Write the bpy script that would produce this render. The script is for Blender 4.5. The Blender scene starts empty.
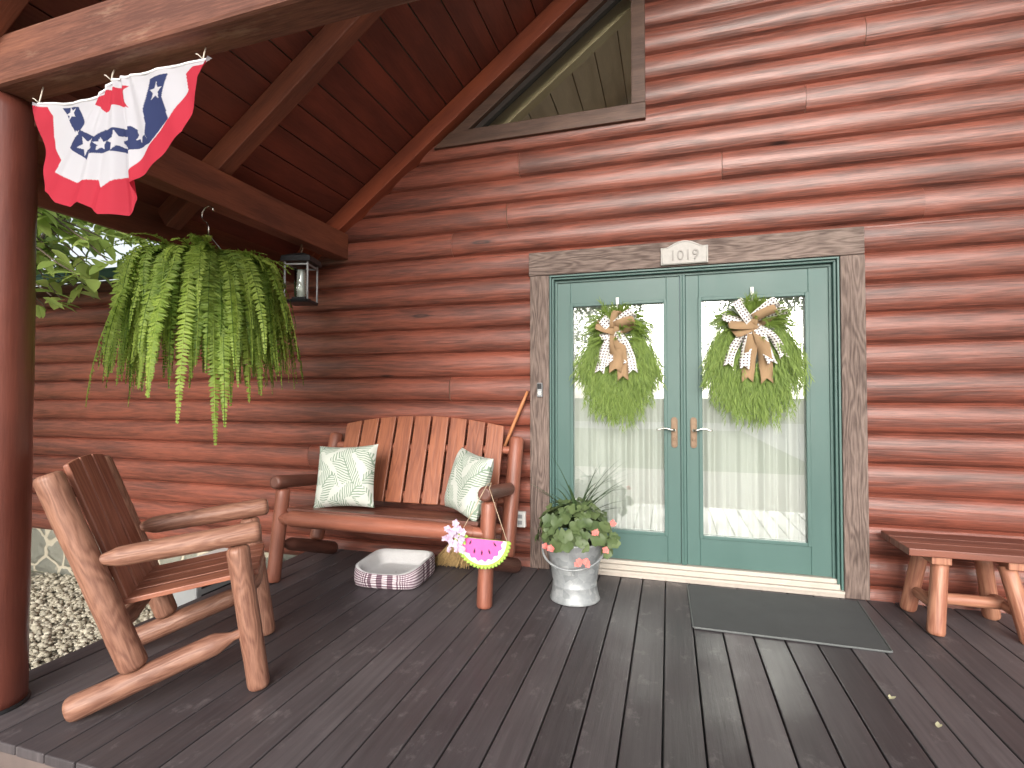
import bpy, bmesh, math, random
from mathutils import Vector, Matrix, noise
random.seed(7)
R_ = random.Random(11)
PI = math.pi
sc = bpy.context.scene
COL = sc.collection
V = Vector

# ------------------------------------------------------------------ helpers
class MB:
    """collects faces with UVs, then links them as ONE mesh object"""
    def __init__(s):
        s.v = []; s.f = []; s.uv = []; s.m = []; s.sm = []
    def face(s, idx, uvs, m=0, smooth=False):
        s.f.append(idx); s.uv.append(uvs); s.m.append(m); s.sm.append(smooth)
    def quad(s, a, b, c, d, m=0, uv=None, smooth=False):
        i = len(s.v); s.v += [V(a), V(b), V(c), V(d)]
        s.face([i, i+1, i+2, i+3], uv or [(0, 0), (1, 0), (1, 1), (0, 1)], m, smooth)
    def box(s, c, ax, ay, az, hx, hy, hz, m=0, uvo=None):
        """oriented box; UV u runs along ax (the grain)"""
        c = V(c); ax = V(ax).normalized(); ay = V(ay).normalized(); az = V(az).normalized()
        if uvo is None: uvo = (R_.uniform(-40, 40), R_.uniform(-40, 40))
        i = len(s.v); loc = []
        for dx in (-1, 1):
            for dy in (-1, 1):
                for dz in (-1, 1):
                    s.v.append(c + ax*hx*dx + ay*hy*dy + az*hz*dz); loc.append((hx*dx, hy*dy, hz*dz))
        F = [((0, 1, 3, 2), 0), ((4, 6, 7, 5), 0), ((0, 4, 5, 1), 1), ((2, 3, 7, 6), 1), ((0, 2, 6, 4), 2), ((1, 5, 7, 3), 2)]
        for q, n in F:
            uv = []
            for k in q:
                l = loc[k]
                if n == 0: u_, v_ = l[2]*.2, l[1]
                elif n == 1: u_, v_ = l[0], l[2]+hy+hz
                else: u_, v_ = l[0], l[1]
                uv.append((u_+uvo[0], v_+uvo[1]))
            s.face([i+k for k in q], uv, m)
    def aabb(s, x0, x1, y0, y1, z0, z1, m=0, axis='x', uvo=None):
        c = ((x0+x1)/2, (y0+y1)/2, (z0+z1)/2); h = (abs(x1-x0)/2, abs(y1-y0)/2, abs(z1-z0)/2)
        A = {'x': (1, 0, 0), 'y': (0, 1, 0), 'z': (0, 0, 1)}
        o = {'x': 'xyz', 'y': 'yxz', 'z': 'zxy'}[axis]
        hh = dict(zip('xyz', h))
        s.box(c, A[o[0]], A[o[1]], A[o[2]], hh[o[0]], hh[o[1]], hh[o[2]], m, uvo)
    def rings(s, pts, rads, seg=12, m=0, cap0=True, cap1=True, up=None, wob=0, uvo=None, smooth=True, closed=False, flat=1.0):
        """swept tube through pts with a radius at each"""
        pts = [V(p) for p in pts]; n = len(pts)
        if uvo is None: uvo = (R_.uniform(-40, 40), R_.uniform(-40, 40))
        base = len(s.v)
        t0 = (pts[1]-pts[0]).normalized()
        up = V(up) if up else (V((0, 0, 1)) if abs(t0.z) < .9 else V((0, -1, 0)))
        a = (up - t0*up.dot(t0)).normalized()
        L = 0; Ls = []
        for i in range(n):
            if closed: t = (pts[(i+1) % n]-pts[i-1])
            else: t = pts[min(i+1, n-1)]-pts[max(i-1, 0)]
            if t.length < 1e-9: t = t0
            t = t.normalized()
            a = (a - t*a.dot(t))
            a = a.normalized() if a.length > 1e-6 else t.orthogonal().normalized()
            b = t.cross(a)
            if i: L += (pts[i]-pts[i-1]).length
            Ls.append(L)
            for k in range(seg):
                th = 2*PI*k/seg + PI
                r = rads[i]
                if wob: r *= 1 + wob*noise.noise(V((L*7+uvo[0], math.cos(th)*1.3, math.sin(th)*1.3+uvo[1]))) + wob*.5*noise.noise(V((L*22+uvo[0], math.cos(th)*2.3, math.sin(th)*2.3)))
                s.v.append(pts[i] + (a*math.cos(th) + b*math.sin(th)*flat)*r)
        rm = max(rads)
        N = n if closed else n-1
        for i in range(N):
            j = (i+1) % n
            for k in range(seg):
                k2 = (k+1) % seg
                u0 = Ls[i]; u1 = Ls[j] if j else L+.01
                v0 = 2*PI*rm*k/seg; v1 = 2*PI*rm*(k+1)/seg
                s.face([base+i*seg+k, base+i*seg+k2, base+j*seg+k2, base+j*seg+k],
                       [(u0+uvo[0], v0+uvo[1]), (u0+uvo[0], v1+uvo[1]), (u1+uvo[0], v1+uvo[1]), (u1+uvo[0], v0+uvo[1])], m, smooth)
        if closed: return
        for end, on in ((0, cap0), (n-1, cap1)):
            if not on: continue
            idx = [base+end*seg+k for k in range(seg)]
            uv = [(uvo[0]+.3*rads[end]*math.cos(2*PI*k/seg), uvo[1]+rads[end]*math.sin(2*PI*k/seg)) for k in range(seg)]
            if end == 0: idx = idx[::-1]; uv = uv[::-1]
            s.face(idx, uv, m, False)
    def log(s, p0, p1, r0, r1=None, e0='round', e1='round', seg=18, m=0, wob=.05, ten=.05):
        p0 = V(p0); p1 = V(p1); r1 = r1 or r0
        L = (p1-p0).length; d = (p1-p0)/L
        prof = []
        def endprof(kind, r):
            if kind == 'flat': return [(0, r)]
            if kind == 'round': return [(0, r*.62), (.004, r*.82), (.011, r*.94), (.022, r)]
            if kind == 'tenon': return [(0, r*.36), (.004, r*.42), (ten, r*.44), (ten+.022, r*.62), (ten+.06, r*.95), (ten+.075, r)]
        A = endprof(e0, r0); B = endprof(e1, r1)
        prof += A
        x0 = A[-1][0]; x1 = L-B[-1][0]
        nmid = max(2, int((x1-x0)/.05))
        for i in range(1, nmid):
            t = i/nmid; prof.append((x0+(x1-x0)*t, r0+(r1-r0)*t))
        prof += [(L-q, r) for q, r in B[::-1]]
        up = (0, 0, 1) if abs(d.z) < .8 else (0, -1, 0)
        # seam goes to underside because ring angle starts at +PI
        s.rings([p0+d*q for q, _ in prof], [r for _, r in prof], seg, m, wob=wob, up=up)
    def lathe(s, prof, seg=32, m=0, c=(0, 0, 0), smooth=True, cap0=False, cap1=False):
        base = len(s.v); c = V(c); n = len(prof); L = 0
        for i, (r, z) in enumerate(prof):
            for k in range(seg):
                th = 2*PI*k/seg
                s.v.append(c + V((r*math.cos(th), r*math.sin(th), z)))
        for i in range(n-1):
            dl = math.hypot(prof[i+1][0]-prof[i][0], prof[i+1][1]-prof[i][1])
            for k in range(seg):
                k2 = (k+1) % seg
                s.face([base+i*seg+k, base+i*seg+k2, base+(i+1)*seg+k2, base+(i+1)*seg+k],
                       [(k/seg, L), ((k+1)/seg, L), ((k+1)/seg, L+dl), (k/seg, L+dl)], m, smooth)
            L += dl
        if cap0: s.face([base+k for k in range(seg)][::-1], [(0, 0)]*seg, m)
        if cap1: s.face([base+(n-1)*seg+k for k in range(seg)], [(0, 0)]*seg, m)
    def grid(s, fn, nu, nv, m=0, smooth=True, uvf=None, mf=None):
        base = len(s.v)
        for j in range(nv+1):
            for i in range(nu+1):
                s.v.append(V(fn(i/nu, j/nv)))
        for j in range(nv):
            for i in range(nu):
                a = base+j*(nu+1)+i
                q = [(i/nu, j/nv), ((i+1)/nu, j/nv), ((i+1)/nu, (j+1)/nv), (i/nu, (j+1)/nv)]
                if uvf: q = [uvf(*k) for k in q]
                s.face([a, a+1, a+nu+2, a+nu+1], q, mf(i, j) if mf else m, smooth)
    def blade(s, p, d, nrm, L, w, m=0, bend=0.0, shape='lance'):
        """a leaf: 2 quads along its midrib, bent"""
        p = V(p); d = V(d).normalized(); nrm = V(nrm)
        side = d.cross(nrm)
        if side.length < 1e-4: side = d.orthogonal()
        side.normalize(); up = side.cross(d).normalized()
        if shape == 'lance': st = [(0, .15), (.3, 1), (.65, .75), (1, .05)]
        elif shape == 'oval': st = [(0, .1), (.18, .75), (.45, 1), (.75, .68), (1, .03)]
        else: st = [(0, 1), (.5, .8), (1, .12)]
        i = len(s.v); n = len(st)
        for t, ww in st:
            c = p + d*L*t - up*(bend*L*t*t)
            sag = up*(w*.12*ww)
            s.v += [c-side*w*.5*ww+sag, c, c+side*w*.5*ww+sag]
        for k in range(n-1):
            a = i+3*k
            for q in (0, 1):
                s.face([a+q, a+q+1, a+q+4, a+q+3], [(q*.5, st[k][0]), (q*.5+.5, st[k][0]), (q*.5+.5, st[k+1][0]), (q*.5, st[k+1][0])], m, True)
    def build(s, name, mats, parent=None, bevel=0, world=False, attr=None, solid=0):
        me = bpy.data.meshes.new(name)
        vs = s.v
        if world and parent is not None:
            inv = parent_matrix(parent).inverted(); vs = [inv @ q for q in vs]
        me.from_pydata([tuple(q) for q in vs], [], s.f)
        uvl = me.uv_layers.new(name='UVMap')
        flat = [c for uv in s.uv for q in uv for c in q]
        uvl.data.foreach_set('uv', flat)
        if not isinstance(mats, (list, tuple)): mats = [mats]
        for q in mats: me.materials.append(q)
        me.polygons.foreach_set('material_index', s.m)
        me.polygons.foreach_set('use_smooth', s.sm)
        if attr:
            a = me.color_attributes.new('Col', 'FLOAT_COLOR', 'POINT')
            a.data.foreach_set('color', [c for q in attr for c in q])
        me.update()
        o = bpy.data.objects.new(name, me); COL.objects.link(o)
        if parent is not None: o.parent = parent
        if bevel:
            b = o.modifiers.new('bevel', 'BEVEL'); b.width = bevel; b.segments = 2; b.limit_method = 'ANGLE'; b.angle_limit = .6
            b.harden_normals = False
        if solid:
            b = o.modifiers.new('solid', 'SOLIDIFY'); b.thickness = solid; b.offset = 0
        return o

def parent_matrix(o):
    m = Matrix.LocRotScale(o.location, o.rotation_euler, None)
    return (parent_matrix(o.parent) @ m) if o.parent else m

def thing(name, label, cat, loc=(0, 0, 0), rotz=0, group=None):
    o = bpy.data.objects.new(name, None); COL.objects.link(o)
    o.empty_display_size = .1
    o.location = loc; o.rotation_euler = (0, 0, rotz)
    return tag(o, label, cat, group)
def tag(o, label, cat, group=None, kind=None):
    o['label'] = label; o['category'] = cat
    if group: o['group'] = group
    if kind: o['kind'] = kind
    return o
def setting(o, kind='structure', label=None, cat=None):
    o['kind'] = kind
    if label: o['label'] = label
    if cat: o['category'] = cat
    return o

# ------------------------------------------------------------------ materials
class NT:
    def __init__(s, name):
        s.mat = bpy.data.materials.new(name); s.mat.use_nodes = True
        s.t = s.mat.node_tree; s.n = s.t.nodes; s.l = s.t.links
        s.n.clear()
        s.out = s.n.new('ShaderNodeOutputMaterial')
        s.b = s.n.new('ShaderNodeBsdfPrincipled'); s.l.new(s.b.outputs[0], s.out.inputs[0])
    def put(s, sock, v):
        if hasattr(v, 'bl_idname') or hasattr(v, 'is_output'): s.l.new(v, sock)
        else: sock.default_value = v
    def math(s, op, a, b=0.0, c=0.0, clamp=False):
        n = s.n.new('ShaderNodeMath'); n.operation = op; n.use_clamp = clamp
        s.put(n.inputs[0], a); s.put(n.inputs[1], b); s.put(n.inputs[2], c)
        return n.outputs[0]
    def coord(s, which='UV', scale=(1, 1, 1), rot=(0, 0, 0), loc=(0, 0, 0)):
        tc = s.n.new('ShaderNodeTexCoord'); mp = s.n.new('ShaderNodeMapping')
        s.l.new(tc.outputs[which], mp.inputs[0]); mp.inputs[1].default_value = loc; mp.inputs[2].default_value = rot; mp.inputs[3].default_value = scale
        return mp.outputs[0]
    def noise(s, vec, scale=1, detail=2, rough=.5, dist=0):
        n = s.n.new('ShaderNodeTexNoise'); s.l.new(vec, n.inputs['Vector'])
        n.inputs['Scale'].default_value = scale; n.inputs['Detail'].default_value = detail
        n.inputs['Roughness'].default_value = rough; n.inputs['Distortion'].default_value = dist
        return n.outputs['Fac']
    def vor(s, vec, scale=1, feature='F1', out='Distance', rnd=1):
        n = s.n.new('ShaderNodeTexVoronoi'); n.feature = feature; s.l.new(vec, n.inputs['Vector'])
        n.inputs['Scale'].default_value = scale; n.inputs['Randomness'].default_value = rnd
        return n.outputs[out]
    def ramp(s, fac, stops):
        n = s.n.new('ShaderNodeValToRGB'); s.put(n.inputs[0], fac)
        e = n.color_ramp.elements
        while len(e) < len(stops): e.new(.5)
        for k, (p, c) in zip(e, stops): k.position = p; k.color = (*c, 1) if len(c) == 3 else c
        return n.outputs[0]
    def rng(s, v, a, b, c=0, d=1):
        n = s.n.new('ShaderNodeMapRange'); s.put(n.inputs[0], v)
        for k, q in zip((1, 2, 3, 4), (a, b, c, d)): n.inputs[k].default_value = q
        return n.outputs[0]
    def mix(s, fac, a, b, mode='MIX'):
        n = s.n.new('ShaderNodeMix'); n.data_type = 'RGBA'; n.blend_type = mode
        s.put(n.inputs[0], fac)
        for k, q in ((6, a), (7, b)):
            if isinstance(q, (tuple, list)): n.inputs[k].default_value = (*q[:3], 1)
            else: s.l.new(q, n.inputs[k])
        return n.outputs[2]
    def col(s, c):
        if isinstance(c, (tuple, list)): s.b.inputs['Base Color'].default_value = (*c[:3], 1)
        else: s.l.new(c, s.b.inputs['Base Color'])
    def set(s, **kw):
        for k, v in kw.items(): s.put(s.b.inputs[k.replace('_', ' ')], v)
    def bump(s, h, strength=.3, dist=.01):
        n = s.n.new('ShaderNodeBump'); s.l.new(h, n.inputs['Height']); n.inputs['Strength'].default_value = strength; n.inputs['Distance'].default_value = dist
        s.l.new(n.outputs[0], s.b.inputs['Normal'])
    def hsv_rand(s, col, amt=.25, scale=None):
        return col

def wood(name, light, dark, rough=.45, ring=14, fine=.5, knots=0.0, bump=.25, coat=0.0, su=1.2, sv=7.0, blotch=.5, wear=None, spec=.5):
    t = NT(name)
    uv = t.coord('UV')
    a = t.noise(t.coord('UV', (su, sv, 1)), 1, 2, .5)
    rg = t.math('MULTIPLY_ADD', t.math('SINE', t.math('MULTIPLY', a, ring*2)), .5, .5)
    fn = t.noise(t.coord('UV', (su*7, sv*16, 1)), 1, 4, .65)
    bl = t.noise(t.coord('UV', (su*.8, sv*.5, 1)), 1, 3, .6)
    f = t.math('MULTIPLY_ADD', rg, .42, t.math('MULTIPLY', t.math('SUBTRACT', fn, .5), fine*1.9))
    f = t.math('ADD', f, t.math('MULTIPLY', t.math('SUBTRACT', bl, .5), blotch*2.4))
    f = t.math('ADD', f, .28, clamp=True)
    c = t.mix(f, dark, light)
    if wear:
        wv = t.noise(t.coord('UV', (su*2.2, sv*1.6, 1), loc=(3, 9, 0)), 1, 5, .7)
        c = t.mix(t.rng(wv, .56, .74, 0, .75), c, wear)
    h = f
    if knots:
        vd = t.vor(t.coord('UV', (1.35, 5.2, 1)), 1.0)
        vr = t.vor(t.coord('UV', (1.35, 5.2, 1)), 1.0, 'F1', 'Color')
        sel = t.math('GREATER_THAN', vr, 1-knots)
        wob_ = t.math('ADD', vd, t.math('MULTIPLY', t.math('SUBTRACT', fn, .5), .09))
        kf = t.math('MULTIPLY', t.rng(wob_, .05, .17, 1, 0), sel)
        rim = t.math('MULTIPLY', t.math('MULTIPLY', t.rng(wob_, .03, .075, 0, 1), t.rng(wob_, .075, .12, 1, 0)), sel)
        c = t.mix(t.math('MULTIPLY', kf, .55), c, [q*.45 for q in dark])
        c = t.mix(t.math('MULTIPLY', rim, .85), c, [q*.2 for q in dark])
    t.col(c)
    t.set(Roughness=t.rng(f, 0, 1, rough+.1, rough-.06), Specular_IOR_Level=spec)
    if coat: t.set(Coat_Weight=coat, Coat_Roughness=.26, Coat_IOR=1.5)
    t.bump(t.math('ADD', t.math('MULTIPLY', fn, .6), t.math('MULTIPLY', rg, .4)), bump, .006)
    return t.mat

def plain(name, c, rough=.5, metal=0, var=.12, scale=18, bump=.0, spec=.5):
    t = NT(name)
    n = t.noise(t.coord('Object'), scale, 4, .6)
    t.col(t.mix(n, [q*(1-var*1.6) for q in c], [min(1, q*(1+var*1.6)) for q in c]))
    t.set(Roughness=rough, Metallic=metal, Specular_IOR_Level=spec)
    if bump: t.bump(n, bump, .004)
    return t.mat

def leafmat(name, c1, c2, trans=.35, scale=9, rough=.5, uvr=False):
    t = NT(name)
    n = t.noise(t.coord('Object'), scale, 3, .6)
    g = t.n.new('ShaderNodeNewGeometry')
    f = t.math('MULTIPLY_ADD', g.outputs['Random Per Island'], .55, t.math('MULTIPLY', n, .5), clamp=True)
    if uvr:
        sx = t.n.new('ShaderNodeSeparateXYZ'); t.l.new(t.coord('UV'), sx.inputs[0])
        f = t.math('MULTIPLY_ADD', sx.outputs[0], .6, t.math('MULTIPLY', f, .5), clamp=True)
    c = t.mix(f, c1, c2)
    t.col(c); t.set(Roughness=rough, Specular_IOR_Level=.35)
    tr = t.n.new('ShaderNodeBsdfTranslucent'); t.l.new(c, tr.inputs[0])
    mx = t.n.new('ShaderNodeMixShader'); mx.inputs[0].default_value = trans
    t.l.new(t.b.outputs[0], mx.inputs[1]); t.l.new(tr.outputs[0], mx.inputs[2]); t.l.new(mx.outputs[0], t.out.inputs[0])
    return t.mat

M = {}
M['siding'] = wood('stained_log_siding', (.272, .078, .049), (.092, .028, .019), rough=.45, ring=15, fine=1.4, knots=.34, bump=.55, coat=.38, su=.9, sv=9, blotch=.8)
M['beam'] = wood('stained_beam', (.23, .068, .033), (.10, .028, .015), rough=.55, ring=6, fine=.7, knots=.1, bump=.4, sv=8, blotch=.7)
M['header'] = wood('weathered_header', (.26, .10, .06), (.10, .034, .022), rough=.6, ring=5, fine=.9, knots=.1, bump=.5, sv=8, blotch=.9, wear=(.36, .22, .15))
M['rafter'] = wood('rafter_red', (.36, .085, .036), (.19, .042, .021), rough=.5, ring=6, fine=.6, knots=.12, bump=.3, sv=9)
M['ceiling'] = wood('roof_boards', (.21, .045, .024), (.09, .020, .012), rough=.55, ring=6, fine=.5, knots=.15, bump=.3, sv=6, blotch=.6)
M['post'] = wood('post_log', (.22, .062, .040), (.11, .03, .021), rough=.38, ring=4, fine=.5, knots=.12, bump=.3, coat=.25, sv=6, blotch=.6)
M['chairlog'] = wood('chair_log', (.385, .195, .13), (.175, .073, .047), rough=.46, ring=42, fine=.8, knots=.14, bump=.3, su=2.0, sv=9, wear=(.43, .235, .165), blotch=.45)
M['chairslat'] = wood('chair_slat', (.42, .165, .10), (.19, .06, .036), rough=.40, ring=20, fine=.5, knots=.12, bump=.2, sv=9)
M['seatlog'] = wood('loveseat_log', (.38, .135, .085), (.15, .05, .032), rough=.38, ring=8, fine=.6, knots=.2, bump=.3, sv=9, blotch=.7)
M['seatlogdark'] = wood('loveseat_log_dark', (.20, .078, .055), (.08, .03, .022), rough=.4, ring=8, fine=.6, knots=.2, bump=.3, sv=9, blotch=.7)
M['seatslat'] = wood('loveseat_slat', (.37, .13, .066), (.18, .053, .028), rough=.4, ring=28, fine=.55, knots=.3, bump=.2, sv=10, blotch=.6)
M['benchlog'] = wood('bench_log', (.55, .27, .17), (.28, .10, .06), rough=.42, ring=30, fine=.6, knots=.2, bump=.3, sv=9)
M['benchtop'] = wood('bench_top', (.27, .095, .06), (.12, .04, .028), rough=.38, ring=7, fine=.5, knots=.2, bump=.25, sv=9)
M['casing'] = wood('rough_sawn_casing', (.27, .20, .17), (.085, .058, .049), rough=.75, ring=44, fine=1.0, knots=.16, bump=.8, su=1.3, sv=8, blotch=.55)
M['trim'] = wood('window_trim', (.14, .075, .05), (.055, .029, .021), rough=.55, ring=10, fine=.7, knots=.1, bump=.4, sv=8)
M['deck'] = None
M['pine'] = wood('pale_pine', (.68, .54, .40), (.44, .34, .25), rough=.5, ring=7, fine=.3, knots=.2, bump=.15, sv=6, blotch=.3)
M['pinebeam'] = wood('pale_pine_beam', (.62, .50, .31), (.45, .34, .20), rough=.5, ring=6, fine=.3, knots=.1, bump=.15, sv=6, blotch=.3)
M['broomstick'] = wood('broom_handle', (.62, .27, .12), (.45, .17, .07), rough=.35, ring=4, fine=.3, bump=.1)

def deckmat():
    t = NT('deck_paint')
    fn = t.noise(t.coord('UV', (2.2, 42, 1)), 1, 4, .65)
    bl = t.noise(t.coord('UV', (1.1, .9, 1)), 1.3, 4, .6)
    wv = t.noise(t.coord('UV', (5.5, 8, 1), loc=(4, 1, 0)), 1, 6, .75)
    g = t.n.new('ShaderNodeNewGeometry')
    f = t.math('ADD', t.math('MULTIPLY', fn, .5), t.math('MULTIPLY', bl, .5))
    f = t.math('MULTIPLY_ADD', t.math('SUBTRACT', g.outputs['Random Per Island'], .5), .35, f, clamp=True)
    c = t.ramp(f, [(.25, (.044, .037, .041)), (.55, (.088, .076, .081)), (.85, (.155, .137, .142))])
    c = t.mix(t.rng(wv, .57, .76, 0, .6), c, (.30, .27, .27))
    sp = t.vor(t.coord('UV', (7, 7, 1)), 1)
    spr = t.vor(t.coord('UV', (7, 7, 1)), 1, 'F1', 'Color')
    spk = t.math('MULTIPLY', t.rng(t.math('ADD', sp, t.math('MULTIPLY', wv, .08)), .055, .09, 1, 0), t.math('GREATER_THAN', spr, .9))
    c = t.mix(t.math('MULTIPLY', spk, .7), c, (.42, .38, .36))
    t.col(c); t.set(Roughness=t.rng(bl, .3, .7, .42, .58), Specular_IOR_Level=.5)
    t.bump(t.math('ADD', fn, t.math('MULTIPLY', wv, .5)), .35, .004)
    return t.mat
M['deck'] = deckmat()

def painted(name, c, rough=.38):
    t = NT(name)
    n = t.noise(t.coord('Object', (1, 1, .35)), 3, 5, .6)
    n2 = t.noise(t.coord('Object', (1, 1, .2)), 60, 3, .6)
    t.col(t.mix(n, [q*.82 for q in c], [q*1.14 for q in c]))
    t.set(Roughness=t.rng(n, .3, .7, rough-.05, rough+.1))
    t.bump(n2, .08, .003)
    return t.mat
M['green'] = painted('teal_green_paint', (.070, .142, .127))
M['greendark'] = painted('green_metal', (.045, .13, .10), .45)
M['cream'] = painted('cream_sill', (.54, .49, .43), .4)
M['sillgrey'] = plain('threshold_metal', (.55, .49, .43), .35, .3, .1, 30)
M['brass'] = plain('antique_bronze', (.20, .135, .09), .45, .6, .25, 60)
M['nickel'] = plain('worn_nickel', (.62, .60, .55), .25, 1, .1, 40)
M['black'] = plain('black_metal', (.028, .029, .032), .45, .4, .2, 40)
M['grey_metal'] = plain('grey_metal', (.30, .31, .32), .45, .5, .15, 30)
M['greyplastic'] = plain('grey_box_paint', (.34, .35, .36), .5, 0, .1, 9)
M['white'] = plain('white_plastic', (.78, .78, .76), .4, 0, .03, 10)
M['offwhite'] = plain('stone_plaque', (.46, .44, .415), .7, 0, .1, 50, .15)
M['plaqueink'] = plain('plaque_numeral', (.335, .315, .295), .7, 0, .1, 60)
M['twine'] = plain('twine', (.52, .40, .28), .9, 0, .2, 80)
M['string'] = plain('white_string', (.72, .66, .58), .9, 0, .1, 80)
M['straw'] = plain('broom_straw', (.56, .38, .17), .8, 0, .35, 60)
M['soil'] = plain('soil', (.04, .028, .02), .95, 0, .4, 60, .5)
M['pot'] = plain('basket_pot', (.03, .05, .03), .6, 0, .2, 20)
M['mat'] = None
t = NT('doormat_rubber'); n = t.noise(t.coord('Object'), 340, 3, .7); n2 = t.noise(t.coord('Object'), 5, 4, .6)
t.col(t.mix(t.math('ADD', t.math('MULTIPLY', n, .6), t.math('MULTIPLY', n2, .4)), (.034, .037, .039), (.125, .130, .133))); t.set(Roughness=.8); t.bump(n, .5, .004); M['mat'] = t.mat
M['matedge'] = plain('doormat_edge', (.11, .12, .12), .5, 0, .15, 40)

t = NT('galvanised_steel')
vc = t.vor(t.coord('Object'), 26, 'F1', 'Color'); n = t.noise(t.coord('Object'), 9, 4, .65)
f = t.math('MULTIPLY_ADD', n, .7, t.math('MULTIPLY', vc, .3))
t.col(t.ramp(f, [(.25, (.20, .215, .22)), (.55, (.34, .36, .37)), (.8, (.56, .57, .57))])); t.set(Metallic=.15, Roughness=t.rng(f, .2, .8, .5, .34)); t.bump(n, .15, .004); M['galv'] = t.mat

def glass(name, refl=.22):
    t = NT(name)
    t.n.remove(t.b)
    gl = t.n.new('ShaderNodeBsdfGlossy'); gl.inputs['Roughness'].default_value = .0; gl.inputs[0].default_value = (.96, 1, .98, 1)
    tr = t.n.new('ShaderNodeBsdfTransparent'); tr.inputs[0].default_value = (.93, .97, .95, 1)
    fr = t.n.new('ShaderNodeFresnel'); fr.inputs[0].default_value = 1.5
    bp = t.n.new('ShaderNodeBump'); bp.inputs['Strength'].default_value = .012; bp.inputs['Distance'].default_value = .02
    t.l.new(t.noise(t.coord('Object'), 2.2, 1, .5), bp.inputs['Height']); t.l.new(bp.outputs[0], gl.inputs['Normal'])
    mx = t.n.new('ShaderNodeMixShader')
    t.l.new(t.math('MULTIPLY_ADD', fr.outputs[0], 1.0, refl, clamp=True), mx.inputs[0])
    t.l.new(tr.outputs[0], mx.inputs[1]); t.l.new(gl.outputs[0], mx.inputs[2]); t.l.new(mx.outputs[0], t.out.inputs[0])
    return t.mat
M['glass'] = glass('door_glass', .30)
M['lampglass'] = glass('lantern_glass', .08)
M['winglass'] = glass('gable_glass', .02)

t = NT('sheer_curtain')
t.col((.84, .84, .81)); t.set(Roughness=.9)
trl = t.n.new('ShaderNodeBsdfTranslucent'); trl.inputs[0].default_value = (.86, .86, .83, 1)
mx = t.n.new('ShaderNodeMixShader'); mx.inputs[0].default_value = .25
t.l.new(t.b.outputs[0], mx.inputs[1]); t.l.new(trl.outputs[0], mx.inputs[2]); t.l.new(mx.outputs[0], t.out.inputs[0]); M['curtain'] = t.mat

M['fern'] = leafmat('fern_green', (.06, .14, .016), (.44, .58, .11), .42, 5, uvr=True)
M['wreathgreen'] = leafmat('wreath_green', (.085, .165, .02), (.33, .45, .10), .25, 16)
M['treeleaf'] = leafmat('tree_leaf', (.19, .31, .06), (.52, .64, .20), .55, 4)
M['farleaf'] = leafmat('distant_leaf', (.11, .18, .05), (.28, .38, .13), .35, .6)
M['begonia'] = leafmat('begonia_leaf', (.055, .095, .038), (.19, .25, .105), .2, 25, .4)
M['spike'] = leafmat('spike_leaf', (.025, .055, .022), (.09, .15, .06), .15, 20, .4)
M['pink'] = leafmat('coral_petal', (.80, .16, .14), (.92, .34, .30), .25, 60)
M['lilac'] = leafmat('lilac_petal', (.62, .40, .62), (.85, .76, .86), .25, 60)
M['deadleaf'] = leafmat('dry_leaf', (.50, .48, .28), (.70, .66, .46), .2, 30)
M['bark'] = wood('bark', (.16, .12, .09), (.06, .045, .035), rough=.9, ring=20, fine=1, bump=1, sv=6)
M['plastic_pink'] = plain('watermelon_pink', (.80, .13, .42), .5, 0, .05, 20)
M['rind_white'] = plain('rind_white', (.82, .82, .78), .5, 0, .04, 20)
M['rind_green'] = plain('rind_green', (.38, .62, .10), .5, 0, .08, 20)
M['seed'] = plain('seed_purple', (.07, .02, .06), .4, 0, .1, 20)

def ribbon_dots():
    t = NT('dotted_ribbon')
    tc = t.n.new('ShaderNodeTexCoord'); sp = t.n.new('ShaderNodeSeparateXYZ'); t.l.new(tc.outputs['UV'], sp.inputs[0])
    def cell(o, k): return t.math('ABSOLUTE', t.math('SUBTRACT', t.math('FRACT', t.math('MULTIPLY', o, k)), .5))
    a = cell(sp.outputs[0], 1/.021); b = cell(sp.outputs[1], 1/.021)
    f = t.math('LESS_THAN', t.math('MAXIMUM', a, b), .25)
    t.col(t.mix(f, (.86, .84, .80), (.10, .06, .075))); t.set(Roughness=.85)
    return t.mat
M['dots'] = ribbon_dots()
t = NT('burlap'); n = t.noise(t.coord('UV', (900, 300, 1)), 1, 2, .7); n2 = t.noise(t.coord('UV', (300, 900, 1)), 1, 2, .7)
t.col(t.mix(t.math('MULTIPLY_ADD', n, .5, t.math('MULTIPLY', n2, .5)), (.26, .155, .08), (.47, .32, .185))); t.set(Roughness=.95); M['burlap'] = t.mat

def gingham():
    t = NT('gingham')
    tc = t.n.new('ShaderNodeTexCoord'); sp = t.n.new('ShaderNodeSeparateXYZ'); t.l.new(tc.outputs['UV'], sp.inputs[0])
    def st(o): return t.math('LESS_THAN', t.math('FRACT', t.math('MULTIPLY', o, 1/.0185)), .52)
    f = t.math('MULTIPLY', t.math('ADD', st(sp.outputs[0]), st(sp.outputs[1])), .5)
    t.col(t.ramp(f, [(0, (.80, .76, .78)), (.5, (.27, .18, .22)), (1, (.07, .03, .05))])); t.set(Roughness=.9)
    return t.mat
M['gingham'] = gingham()
t = NT('bed_fleece'); n = t.noise(t.coord('Object'), 120, 3, .7); n2 = t.noise(t.coord('Object'), 11, 3, .6)
t.col(t.mix(t.math('MULTIPLY_ADD', n, .4, t.math('MULTIPLY', n2, .6)), (.52, .52, .53), (.80, .79, .79))); t.set(Roughness=1.0); t.bump(n, .6, .004); M['fleece'] = t.mat

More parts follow.
